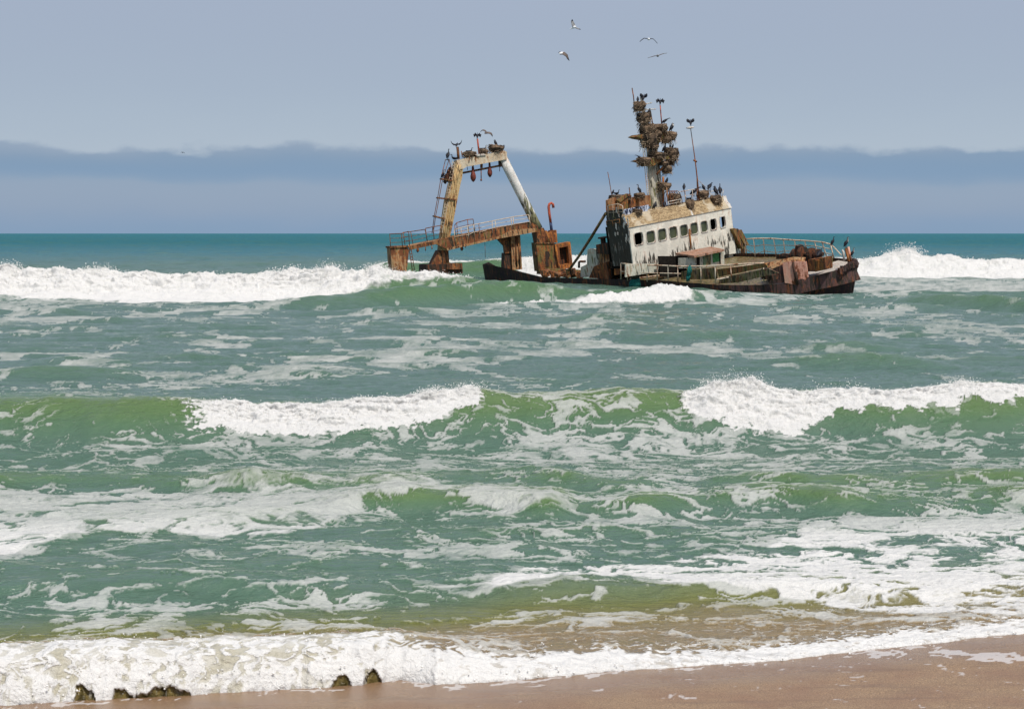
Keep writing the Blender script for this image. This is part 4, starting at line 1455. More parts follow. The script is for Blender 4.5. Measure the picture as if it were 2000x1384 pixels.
for dx, rr in ((-1.1, .45), (-.35, .6), (.5, .5), (1.1, .4)):
    c_ = pc + Vector((dx, 0, -.1))
    mb.tube([c_ + Vector((-.14, 0, 0)), c_ + Vector((.14, 0, 0))], rr, 12)
mb.tube([pc + Vector((-1.6, 0, -.1)), pc + Vector((1.6, 0, -.1))], .16, 8)
mb.box(pc + Vector((0, .1, -.9)), 2.4, 1.0, .9)
mb.box(pc + Vector((-.8, .1, .2)), .3, .6, .8, rot=Matrix.Rotation(.3, 3, 'Y'))
wl = mb.build('windlass', M['darkrust'], ship)
for a, b, mt in (((1579, 507), (1592, 530), 'rust'), ((1592, 509), (1601, 531), 'orange'), ((1600, 504), (1611, 529), 'rust')):
    y_ = -1.6
    poly('winch_housing', [PY(a[0], a[1], y_), PY(b[0], a[1] - 1, y_), PY(b[0], b[1] - 2, y_), PY(a[0], b[1], y_)], (0, .9, 0), M[mt])
mb = MB()
for k_ in range(16):
    c_ = PZ(1505 + random.uniform(-12, 12), 533 + random.uniform(-10, 10), zd - .1)
    mb.box(c_, random.uniform(.2, .6), random.uniform(.2, .5), random.uniform(.15, .4), rot=Matrix.Rotation(random.uniform(0, 3), 3, 'Z') @ Matrix.Rotation(random.uniform(-.6, .6), 3, 'X'))
tag(mb.build('deck_scrap', M['darkrust'], ship), kind='stuff')
mb = MB()
for k_ in range(26):
    c_ = PZ(random.uniform(1225, 1320), random.uniform(524, 544), zd - .15)
    mb.box(c_, random.uniform(.1, .8), random.uniform(.1, .5), random.uniform(.1, .5), rot=Matrix.Rotation(random.uniform(0, 3), 3, 'Z') @ Matrix.Rotation(random.uniform(-.9, .9), 3, 'X'))
tag(mb.build('deck_scrap', M['olive'], ship), kind='stuff')
mb = MB()
cb_ = PZ(1497, 529, zd + .3)
mb.tube([cb_ + Vector((-.3, 0, -.2)), cb_ + Vector((.3, 0, -.2))], .45, 10)
mb.build('mooring_drum', M['darkrust'], ship, True)
tubes('bow_post', [[PY(1652, 484, .5), PY(1660, 519, .5)]], .11, M['rust'])
tubes('bow_post', [[PY(1657, 482, .7), PY(1663, 516, .7)]], .1, M['pink'])
tubes('bow_bitt', [[PY(1645, 489, .3), PY(1647, 491, .3), PY(1649.5, 509, .3)]], .1, M['white'])
mb = MB()
for k_ in range(14):
    t = k_ / 13
    c_ = PY(1642 + 28 * t, 530 - 16 * t + random.uniform(-3, 1), YC - 1.2 + t * 1.1)
    mb.box(c_, .35, .3, random.uniform(.2, .5), rot=Matrix.Rotation(random.uniform(0, 3), 3, 'Z') @ Matrix.Rotation(random.uniform(-.5, .5), 3, 'X'))
mb.build('bow_chock', M['hull_top'], ship)
poly('stem_plate', [PY(1661, 505, YC), PY(1668, 506, YC), PY(1674, 515, YC), PY(1672, 524, YC), PY(1662, 522, YC)], (0, .25, 0), M['hull_top'])

# ---- midships between the wheelhouse and the gantry
MY = YS + .6
poly('white_bulkhead', [PY(a, b, MY) for a, b in ((1147, 488), (1150, 486), (1166, 487), (1168, 500), (1167, 541), (1134, 541), (1134, 522), (1146, 516))], (0, .25, 0), M['whitepanel'])
poly('rusty_casing', [PY(a, b, MY + .2) for a, b in ((1165, 494), (1198, 494), (1200, 546), (1167, 544))], (0, 2.0, 0), M['pillar'])
poly('winch_box', [PY(a, b, MY) for a, b in ((1164, 478), (1192, 475), (1192, 497), (1165, 495))], (0, 1.6, 0), M['darkrust'])
mb = MB()
vp = PY(1179, 477, MY + .8)
mb.tube([vp, vp + Vector((0, 0, .5))], .22, 10); mb.tube([vp + Vector((0, 0, .5)), vp + Vector((0, 0, .6))], .42, 12)
mb.build('mushroom_vent', M['darkrust'], ship)
poly('lower_casing', [PY(a, b, MY - .3) for a, b in ((1160, 520), (1184, 512), (1192, 545), (1150, 543))], (0, .4, 0), M['rust'])
tubes('pipe_arch', [[PY(1131, 523, MY), PY(1131, 512, MY), PY(1133, 510.5, MY), PY(1143, 510.5, MY)]], .1, M['darkrust'])
tubes('derrick_boom', [[PY(1110, 529, MY), PY(1131, 500, MY + .3), PY(1155, 463, MY + .6), PY(1183, 417, y0)]], [.11, .12, .13, .13], M['boom'], ship, 8)
mb = MB()
for k_ in range(22):
    c_ = PY(random.uniform(1060, 1140), random.uniform(530, 540), MY + random.uniform(0, 2))
    mb.box(c_, random.uniform(.2, .9), random.uniform(.2, .6), random.uniform(.15, .5), rot=Matrix.Rotation(random.uniform(0, 3), 3, 'Z') @ Matrix.Rotation(random.uniform(-.6, .6), 3, 'X'))
tag(mb.build('deck_scrap', M['rust'], ship), kind='stuff')

# ---- stern gantry
GDn = RT @ _gn


def gpoly(name, pts, off, depth, mat, parent=ship):
    return poly(name, [G(a, b, off) for a, b in pts], GDn * depth, M[mat], parent)


def gtube(name, lines, off, r, mat, parent=ship, n=6):
    return tubes(name, [[G(a, b, off) for a, b in L] for L in lines], r, M[mat], parent, n)


beam = gpoly('gantry_beam', [(891, 313), (985.5, 294), (990, 297), (990, 311.5), (980, 313), (911, 326), (905, 330), (897, 331)], 0, 1.0, 'beam')
legL = gpoly('gantry_leg', [(892, 314), (904.5, 327), (903, 345), (898.5, 364), (889, 414), (883, 445), (878, 468), (872, 489), (859, 489), (861.6, 468), (866, 433), (872, 392), (883, 344)], .05, 1.1, 'leg')
tag(legL, 'ochre rusty gantry leg with conduits')
mb = MB()
for d_ in (.2, .45, .72):
    mb.tube([G(893 + d_ * 9, 322, -.08), G(883 + d_ * 12, 350, -.08), G(866 + d_ * 15, 440, -.08), G(861 + d_ * 12, 485, -.08)], .09, 6)
mb.build('conduit', M['leg'], legL, True)
legR = MB()
legR.tube([G(979, 303, .5), G(998, 341, .5), G(1013, 371, .5), G(1032, 408, .5), G(1043, 431, .5), G(1051, 447, .5)], [.42, .41, .40, .40, .41, .43], 14)
legR = legR.build('gantry_leg', M['leg2'], ship, True)
tag(legR, 'round white gantry leg blackened towards its foot')
gpoly('gantry_foot', [(857, 489), (876, 489), (878, 519), (842, 519)], .05, 1.4, 'rust')
gpoly('gantry_foot', [(1043, 443), (1062, 445), (1076, 474), (1049, 474)], .1, 1.2, 'rust')
gpoly('stern_platform', [(833, 517), (903, 514), (904, 534), (833, 536)], -.6, 3.2, 'darkrust')
gpoly('stern_platform', [(873, 515), (903, 514), (903, 526), (873, 526)], -.8, .6, 'rust')
gtube('cross_pipe', [[(903, 338), (979.6, 323)]], .5, .09, 'rust', beam)
gpoly('corner_bracket', [(975, 313), (985, 312), (980, 326), (976, 326)], .3, .4, 'darkrust', beam)
gtube('beam_post', [[(893.5, 287), (894.5, 296), (895.5, 311)]], .5, .12, 'tan', beam)
gtube('beam_post', [[(932.5, 271), (934, 284), (936, 302)]], .5, .075, 'red', beam)
gtube('spare_post', [[(917, 306), (915.5, 318)]], .0, .04, 'tan', beam)
gtube('spare_post', [[(901, 295), (903, 307)]], .0, .04, 'tan', beam)
for L_ in ([G(913, 327, .4), G(913, 332, .4)], [G(976, 317, .4), G(975.8, 335, .4)]):
    tubes('beam_hook', [L_], .03, M['thin'], beam)
mb = MB()
mb.prism([G(927, 302, -.1), G(945, 300, -.1), G(949, 303, -.1), G(933, 305, -.1)], GDn * .8)
mb.build('beam_cap', M['white'], beam)
# ladder cage at the left
cage = gtube('ladder_cage', [[(870, 312), (861, 349), (855, 385), (848.5, 420), (843.7, 456)], [(877, 312), (864.5, 350), (858, 386), (851, 421), (846, 456)],
                            [(870, 312), (878, 312)], [(877, 312), (883, 336)]], -.1, .032, 'thin')
for a, b in (((862, 348), (884, 352)), ((855, 385), (891, 389)), ((848, 420.7), (869, 426))):
    gpoly('cage_platform', [(a[0], a[1]), (b[0], b[1]), (b[0], b[1] + 2.5), (a[0], a[1] + 2.5)], -.25, .7, 'rust', cage)
ladder('gantry_ladder', G(884, 314, -.1), G(858.5, 455, -.1), G(889, 316, -.1), G(864, 455, -.1), 24, .028, M['rail'], ship)
mb = MB()
random.seed(9)
for k_ in range(18):
    t = random.random()
    a = G(872 + random.uniform(-4, 8) + 6 * (1 - t), 330 + 24 * t, 0)
    mb.box(a, random.uniform(.1, .4), .15, random.uniform(.1, .4), rot=Matrix.Rotation(random.uniform(0, 3), 3, 'Y'))
tag(mb.build('rotten_bracket', M['darkrust'], legL), kind='stuff')
# walkway
wk = gpoly('walkway', [(797, 481), (847, 471), (883, 462), (943, 450.5), (1036, 433), (1050, 441), (1052, 449), (978, 462), (930, 474), (873, 487), (852, 477), (802, 488)], -.4, .35, 'rust')
gpoly('walkway_edge_beam', [(1000, 449), (1052, 445), (1052, 452), (978, 465.5), (873, 489.5), (873, 485), (930, 473), (978, 461)], -.6, .2, 'pillar', wk)
mb = MB()
mb.prism([G(797, 481, -.4), G(883, 462, -.4), G(943, 450.5, -.4), G(1036, 433, -.4), G(1036, 432, 1.2), G(943, 449, 1.2), G(883, 460, 1.2), G(797, 478, 1.2)], (0, 0, -.1))
mb.build('walkway_floor', M['pillar'], wk)
eb = gpoly('end_box', [(762.6, 483), (796, 482), (799, 489), (794, 531), (789, 528), (782, 531), (776, 528), (766, 531)], -.7, 1.7, 'pillar')
gpoly('end_box_lid', [(761, 481), (797, 479.5), (800, 482.5), (762, 484.5)], -.8, 2.0, 'rust', eb)
gpoly('box_leg', [(767, 528), (776, 528), (776, 546), (767, 546)], -.6, .5, 'darkrust', eb)
gpoly('box_leg', [(781, 528), (793, 528), (793, 546), (781, 546)], -.6, .5, 'darkrust', eb)
ladder('hanging_ladder', G(799, 486, -.5), G(806.5, 535, -.5), G(803, 486, -.5), G(811, 535, -.5), 8, .035, M['thin'], ship)


def grail(name, tops, bases, off, mat='thin', mids=(.35, .68), r=.032):
    return post_rail(name, [G(a, b, off) for a, b in tops], [G(a, b, off) for a, b in bases], M[mat], r, mids)


grail('walkway_railing', [(761, 457), (784, 456), (798, 452)], [(763, 482), (786, 481), (800, 480)], -.8)
grail('walkway_railing', [(787, 454), (802, 452.5), (830, 448)], [(791, 478), (807, 478), (835, 471)], .9)
grail('walkway_railing', [(831, 446), (846, 443), (862, 440)], [(834, 470), (848, 468), (862, 464)], -.3)
grail('walkway_railing', [(887, 449), (900, 445), (913, 442), (925, 439), (935, 437), (961, 432), (967, 430.5), (998, 424.5), (1002, 423.5), (1033, 419.5)],
      [(889, 472), (903, 470), (916, 470), (927, 462), (938, 465), (962, 455), (969, 452), (1000, 449), (1004, 447), (1036, 442)], -.45, mats if False else 'rail', (.3, .6))
grail('walkway_railing', [(888, 440), (892, 435), (913, 429), (924, 428)], [(890, 462), (894, 461), (916, 457), (928, 455)], .9)
for px, py, r_ in ((815.8, 489, .11), (902, 486, .12)):
    mb = MB()
    mb.tube([G(px, py - 7, -.3), G(px, py - 2, -.3), G(px, py + 1, -.3), G(px, py + 4, -.3)], [.03, r_, r_ * 1.2, .03], 8)
    mb.build('hanging_shackle', M['thin'], wk, True)
gtube('loose_cable', [[(947, 473), (948, 503)]], -.4, .018, 'thin', wk)
for L_ in ([(908, 478), (909, 484)], [(843, 480), (844, 487)], [(831, 482), (831, 490)]):
    gtube('loose_cable', [L_], -.4, .04, 'thin', wk)
# pillars
gpoly('gantry_pillar', [(997.5, 463), (1016, 459), (1020, 526), (1001, 527)], 0, 1.0, 'pillar')
gpoly('gantry_pillar', [(985, 494), (1000, 494), (1003, 527), (984, 526)], .3, 1.0, 'darkrust')
gpoly('gantry_bracket', [(972, 466), (1000, 461), (1000, 494), (987, 495), (985, 480)], .2, .6, 'rust')
mb = MB()
for a in ((1007, 465, 1009, 520), (1012, 463, 1016, 522)):
    mb.tube([G(a[0], a[1], -.06), G(a[2], a[3], -.06)], .07, 5)
mb.build('pillar_ribs', M['rust'], bpy.data.objects['gantry_pillar'], True)
# engine casing and davit
kb = gpoly('casing_box', [(1047, 474), (1081, 474), (1082, 530), (1053, 530)], -.3, 1.6, 'olive')
p0 = G(1068, 498, -.34)
mb = MB()
ring = [p0 + (RT @ Vector((math.cos(a) * .28, 0, math.sin(a) * .36))) for a in np.linspace(0, 2 * math.pi, 13)[:-1]]
mb.prism(ring, GDn * .02)
mb.prism([G(1065.5, 503, -.34), G(1070.5, 503, -.34), G(1073, 520, -.34), G(1064, 520, -.34)], GDn * .02)
mb.build('keyhole_opening', M['darkrust'], kb)
gpoly('casing_lip', [(1045.5, 476), (1049, 473), (1082, 473), (1082, 476)], -.38, .1, 'rust', kb)
gpoly('casing_top', [(1064, 454), (1068, 450), (1073, 457), (1078, 449.5), (1087, 449), (1089, 474), (1066, 474)], .1, 1.1, 'orange')
gpoly('casing_side', [(1081, 474), (1085, 476), (1094, 525), (1082, 530)], -.28, 1.2, 'rust')
fr = MB()
o4 = [G(1083, 478, -.5), G(1114, 472, -.5), G(1119, 523, -.5), G(1092, 526, -.5)]
i4 = [G(1092, 484, -.5), G(1109, 481, -.5), G(1112, 514, -.5), G(1096, 518, -.5)]
dd = GDn * 1.2
fr.add(o4 + i4 + [p + dd for p in o4] + [p + dd for p in i4],
       [(0, 1, 5, 4), (1, 2, 6, 5), (2, 3, 7, 6), (3, 0, 4, 7)] + [(a, a + 8, (a + 1) % 4 + 8, (a + 1) % 4) for a in range(4)] + [(a + 4, (a + 1) % 4 + 4, (a + 1) % 4 + 12, a + 12) for a in range(4)] + [(12, 13, 14, 15)])
dfr = fr.build('door_frame', M['orange'], ship)
tag(dfr, 'bright orange rusted door frame')
poly('dark_doorway', [p + dd * .55 for p in i4], GDn * .05, M['darkrust'], dfr)
gpoly('deck_coaming', [(1094, 524), (1148, 528), (1160, 531), (1160, 540), (1060, 536), (1060, 528)], -1.2, 2.0, 'olive')
gtube('shackle_lump', [[(1047, 492), (1047.5, 502)]], -.4, .12, 'thin', kb)
mb = MB()
mb.tube([G(1077.5, 452, .5), G(1075.5, 435, .5)], .13, 8, 1)
hk = [(1075.5, 435), (1073, 418), (1071.5, 404), (1073, 398.5), (1076.5, 396.5), (1080, 399), (1081, 406)]
mb.tube([G(a, b, .5) for a, b in hk], .12, 8, 0)
mb.build('davit', [M['red'], M['bluedark']], ship, True)
# fishing nets on the near rail
def net(name, pts, y, label, mats):
    mb = MB()
    n_ = 10
    L = []
    for (px, py, w) in pts:
        L.append((px, py, w))
    for mi, (i0, i1) in enumerate(((0, len(L) // 2), (len(L) // 2, len(L) - 1))):
        seg = L[i0:i1 + 1]
        mb.tube([PY(a, b, y) for a, b, w in seg], [(w * .5 / 24, w * .5 / 15) for a, b, w in seg], 9, mi)
    o = mb.build(name, mats, None, True)
    me = o.data
    random.seed(3)
    for v_ in me.vertices:
        v_.co += Vector((random.uniform(-.07, .07), random.uniform(-.07, .07), random.uniform(-.03, .03)))
    o.matrix_world = MW
    tag(o, label, 'fishing net')
    return o
net('fishing_net', [(1242, 520, 6), (1242, 526, 12), (1241.5, 535, 12), (1241, 543, 12), (1240, 552, 15), (1239, 562, 18)], y0 - .95, 'large teal fishing net hanging in a black-topped bundle from the near rail', [M['netdark'], M['net']])
net('fishing_net', [(1347, 519, 4), (1346, 528, 6), (1345, 538, 6), (1343, 548, 5)], y0 - .9, 'small strip of teal net hanging from the near rail below the hatch', [M['net'], M['net']])

# ---- pulley blocks under the gantry beam (they swing)
def block(px, top, bot, w, label):
    mb = MB()
    c = w / 22 / 2
    ax = MB()
    pts = [G(px, top, .4), G(px, top + (bot - top) * .18, .4)]
    mb.tube(pts, .09, 6, 1)
    f_ = [.16, .3, .5, .66, .8, .92, 1.0]
    rr = [.45, .45, .75, 1.0, .95, .6, .12]
    mb.tube([G(px + 1.0 * f, top + (bot - top) * f, .4) for f in f_], [c * q for q in rr], 10, 0)
    o = mb.build('pulley_block', [M['redrust'], M['thin']], None, True)
    o.matrix_world = MW
    return tag(o, label, 'pulley block', 'pulley blocks hanging under the gantry beam')
M['redrust'] = plain('red_brown_block', (.15, .035, .022), .6, .6, 4)
block(923.5, 322, 355.5, 11.5, 'larger teardrop pulley block hanging under the left half of the gantry beam')
block(956, 316, 346.5, 10, 'smaller teardrop pulley block hanging under the right half of the gantry beam')
mb = MB()
mb.tube([G(940.5, 320, .4), G(940.2, 328, .4)], .12, 6); mb.tube([G(939.6, 328, .4), G(939.8, 352, .4)], .045, 6)
mb.tube([G(939.8, 350, .4), G(939.8, 353.5, .4)], .08, 6)
o = mb.build('hanging_hook', M['thin'], None, True); o.matrix_world = MW
tag(o, 'thin dark rod hook hanging between the two pulley blocks', 'hook')

# ================================================================ nests
def nest_mesh(seed, flat):
    rnd = random.Random(seed)
    mb = MB()
    n1, n2 = 9, 14
    vs, fs = [], []
    prof = [(0.0, -.30), (.25, -.30), (.40, -.15), (.48, .02), (.44, .16), (.34, .2), (.2, .1), (0, .06)]
    for i, (r_, z) in enumerate(prof):
        for k_ in range(n2):
            a = 2 * math.pi * k_ / n2
            rr = r_ * (1 + rnd.uniform(-.16, .16))
            vs.append((rr * math.cos(a), rr * math.sin(a), z * flat + rnd.uniform(-.03, .03)))
    for i in range(len(prof) - 1):
        for k_ in range(n2):
            fs.append((i * n2 + k_, i * n2 + (k_ + 1) % n2, (i + 1) * n2 + (k_ + 1) % n2, (i + 1) * n2 + k_))
    mb.add(vs, fs, 0)
    for k_ in range(300):
        a = rnd.uniform(0, 2 * math.pi)
        r_ = rnd.uniform(.3, .47)
        z = rnd.uniform(-.3, .2) * flat
        c = Vector((r_ * math.cos(a), r_ * math.sin(a), z))
        d = Vector((-math.sin(a) + rnd.uniform(-.7, .7), math.cos(a) + rnd.uniform(-.7, .7), rnd.uniform(-.5, .35))).normalized() * rnd.uniform(.1, .3)
        if k_ % 4 == 0:
            d = Vector((math.cos(a), math.sin(a), rnd.uniform(-2.2, .4))).normalized() * rnd.uniform(.15, .42)
            c.z -= .12
        w = rnd.uniform(.007, .016)
        mb.tube([c - d * .5, c + d * .5], w, 3, 1 if rnd.random() < .4 else 0)
    me_o = mb.build('bird_nest', [M['stick'], M['stickpale']])
    me = me_o.data
    bpy.data.objects.remove(me_o)
    return me


nest_me = [nest_mesh(s_, f) for s_, f in ((1, 1.0), (2, .75), (3, 1.25))]


def ropt(px, py, pl):
    """world point under an image pixel in one of the wreck's planes"""
    k, v = pl[0], pl[1]
    p = {'x': PX, 'y': PY}[k](px, py, v) if k in 'xy' else G(px, py, v)
    return MW @ p


NG = 'cormorant nests on the wreck'
rn = random.Random(8)
def nest(px, py, w, h, pl, label):
    o = bpy.data.objects.new('bird_nest', nest_me[rn.randrange(3)])
    COL.objects.link(o)
    c = ropt(px, py, pl)
    s_ = (c - EYE).length / F_PX
    o.location = c
    o.rotation_euler = (rn.uniform(-.1, .1), rn.uniform(-.1, .1), rn.uniform(0, 6))
    o.scale = (w * 1.2 * s_ / .98, w * 1.2 * s_ / .98, h * 1.3 * s_ / .62)
    tag(o, label, 'nest', NG)


B, MXp, GG = ('x', -1.5), ('x', MX + .3), ('g', .5)
for a in ((917, 301, 24, 11, GG, 'wide stick nest on the left half of the gantry beam'),
          (944, 296, 16, 10, GG, 'small nest on the gantry beam right of the red post'),
          (969, 289, 26, 14, GG, 'tall stick nest on the right end of the gantry beam'),
          (876, 346, 13, 12, GG, 'dark nest on the upper platform of the gantry ladder cage'),
          (1249, 206, 21, 18, MXp, 'highest nest, at the very top of the mast'),
          (1257, 229, 25, 17, MXp, 'nest second from the top of the mast'),
          (1264, 252, 28, 21, MXp, 'nest on the left side of the upper mast platform'),
          (1291, 249, 22, 20, MXp, 'rounded nest under the red pole on the upper mast platform'),
          (1309, 264, 22, 20, MXp, 'nest on the right horn of the upper mast platform'),
          (1267, 271, 30, 22, MXp, 'ragged straw mass hanging below the upper mast platform'),
          (1278, 262, 24, 15, MXp, 'tangle of twigs between the two big nests on the upper mast platform'),
          (1301, 272, 18, 12, MXp, 'twigs wedged under the right horn of the upper mast platform'),
          (1275, 286, 20, 10, MXp, 'wisp of straw clinging to the mast below the upper platform'),
          (1311, 313, 13, 15, MXp, 'straggling tuft hanging under the right end of the lower mast platform'),
          (1295, 318, 17, 11, MXp, 'dark twigs under the middle of the lower mast platform'),
          (1311, 299, 26, 20, MXp, 'bulky nest on the right end of the lower mast platform'),
          (1257, 313, 24, 16, MXp, 'drooping nest on the left end of the lower mast platform'),
          (1283, 303, 30, 11, MXp, 'low heap of twigs along the middle of the lower mast platform'),
          (1302, 330, 18, 14, MXp, 'shaded nest tucked below the lower mast platform'),
          (1296.5, 362, 24, 18, MXp, 'lone nest stuck on the right flank of the mast halfway down'),
          (1372, 379, 22, 15, B, 'nest beside the foot of the aerial pole on the wheelhouse roof'),
          (1398.6, 388, 19, 16, ('x', -.5), 'nest spilling over the roof front at its right end'),
          (1347, 398, 15, 19, ('x', -.5), 'whitewashed nest hanging over the middle of the roof front'),
          (1317, 387, 22, 17, B, 'nest inside the hooped basket right of the mast'),
          (1201, 385, 22, 14, ('x', -2.6), 'dark nest on the left corner of the wheelhouse roof'),
          (1222, 384, 18, 9, ('x', -2.4), 'flat nest on the sloping board left of the mast'),
          (1249, 381, 19, 8, ('x', -2.2), 'shallow nest on the tan locker left of the mast'),
          (1245, 411, 17, 9, ('x', -.7), 'dark bowl nest on the blue and white canvas')):
    nest(*a)

# ================================================================ birds
def cormorant(pose, white=False):
    mb = MB()
    V = Vector
    if pose == 'stand':
        sp = [(-.20, .10), (-.14, .2), (-.04, .34), (.03, .46), (.07, .56), (.06, .64), (.06, .72), (.09, .78), (.14, .785), (.24, .77)]
        rr = [.02, .055, .11, .105, .06, .035, .03, .038, .025, .006]
    elif pose == 'sit':
        sp = [(-.38, .20), (-.22, .14), (-.05, .14), (.08, .18), (.16, .25), (.19, .34), (.18, .42), (.21, .47), (.26, .475), (.36, .46)]
        rr = [.02, .07, .115, .10, .06, .035, .03, .037, .025, .006]
    elif pose == 'lean':
        sp = [(-.34, .12), (-.24, .2), (-.08, .3), (.06, .40), (.16, .46), (.24, .5), (.31, .54), (.37, .56), (.42, .555), (.50, .53)]
        rr = [.02, .06, .11, .10, .06, .04, .032, .036, .024, .006]
    else:  # hunch
        sp = [(-.20, .08), (-.13, .18), (-.02, .32), (.04, .45), (.06, .53), (.03, .58), (.05, .62), (.09, .63), (.13, .61), (.20, .57)]
        rr = [.02, .07, .13, .13, .09, .06, .05, .042, .025, .006]
    mb.tube([V((a, 0, b)) for a, b in sp], [(r_, r_ * .9) for r_ in rr], 8, 0)
    if white:
        i = 4
        mb.tube([V((sp[k_][0] + .022, 0, sp[k_][1])) for k_ in range(3, 8)], [rr[k_] * .86 for k_ in range(3, 8)], 8, 1)
    lz = sp[2][1]
    if pose != 'sit':
        for s_ in (-.05, .05):
            mb.tube([V((sp[2][0], s_, lz - .06)), V((sp[2][0] + .01, s_, .02))], .016, 5, 0)
            mb.prism([V((sp[2][0] - .02, s_ - .02, .0)), V((sp[2][0] + .09, s_ - .04, 0)), V((sp[2][0] + .09, s_ + .04, 0)), V((sp[2][0] - .02, s_ + .02, 0))], (0, 0, .02))
    for s_ in (-1, 1):   # folded wings
        a0, a1, a2 = V((sp[4][0] - .04, s_ * .07, sp[4][1] - .04)), V((sp[2][0] - .02, s_ * .11, sp[2][1] + .02)), V((sp[0][0] + .0, s_ * .03, sp[0][1] + .03))
        mb.tube([a0, a1, a2], [(.05, .03), (.085, .035), (.015, .01)], 6, 0)
    return mb


def wings_up(style):
    mb = cormorant('stand' if style != 2 else 'lean')
    V = Vector
    for s_ in (-1, 1):
        if style == 0:
            pts = [V((.04, s_ * .06, .48)), V((.02, s_ * .26, .60)), V((-.02, s_ * .34, .44)), V((-.05, s_ * .42, .62))]
            rr = [(.08, .03), (.22, .04), (.24, .04), (.10, .02)]
        elif style == 1:
            pts = [V((.04, s_ * .06, .46)), V((.02, s_ * .2, .58)), V((.0, s_ * .3, .66)), V((-.02, s_ * .36, .84))]
            rr = [(.08, .03), (.18, .05), (.18, .06), (.07, .03)]
        else:
            pts = [V((.04, s_ * .06, .38)), V((.02, s_ * .3, .36)), V((.0, s_ * .5, .52)), V((-.02, s_ * .62, .8))]
            rr = [(.05, .02), (.09, .02), (.05, .015), (.015, .01)]
        mb.tube(pts, rr, 6, 0)
    return mb


def as_mesh(mb, name='cormorant'):
    o = mb.build(name, [M['black'], M['pale_neck']], None, True)
    me = o.data
    bpy.data.objects.remove(o)
    return me


CM = {'stand': as_mesh(cormorant('stand')), 'standw': as_mesh(cormorant('stand', True)), 'sit': as_mesh(cormorant('sit')), 'lean': as_mesh(cormorant('lean')),
      'hunch': as_mesh(cormorant('hunch')), 'hunchw': as_mesh(cormorant('hunch', True)), 'up0': as_mesh(wings_up(0)), 'up1': as_mesh(wings_up(1)), 'up2': as_mesh(wings_up(2)), 'sitw': as_mesh(cormorant('sit', True))}
CGp = 'cormorants perched on the wreck'


def bird(px, foot, h, pose, ang, pl, label, dx=0):
    o = bpy.data.objects.new('cormorant', CM[pose])
    COL.objects.link(o)
    c = ropt(px, foot, pl)
    s_ = (c - EYE).length / F_PX
    H0 = {'stand': .8, 'standw': .8, 'sit': .5, 'lean': .6, 'hunch': .66, 'hunchw': .66, 'up0': .8, 'up1': .86, 'up2': .82, 'sitw': .5}[pose]
    o.location = c
    o.scale = (h * 1.15 * s_ / H0,) * 3
    o.rotation_euler = (rn.uniform(-.08, .08), 0, R(ang))
    tag(o, label, 'cormorant', CGp)


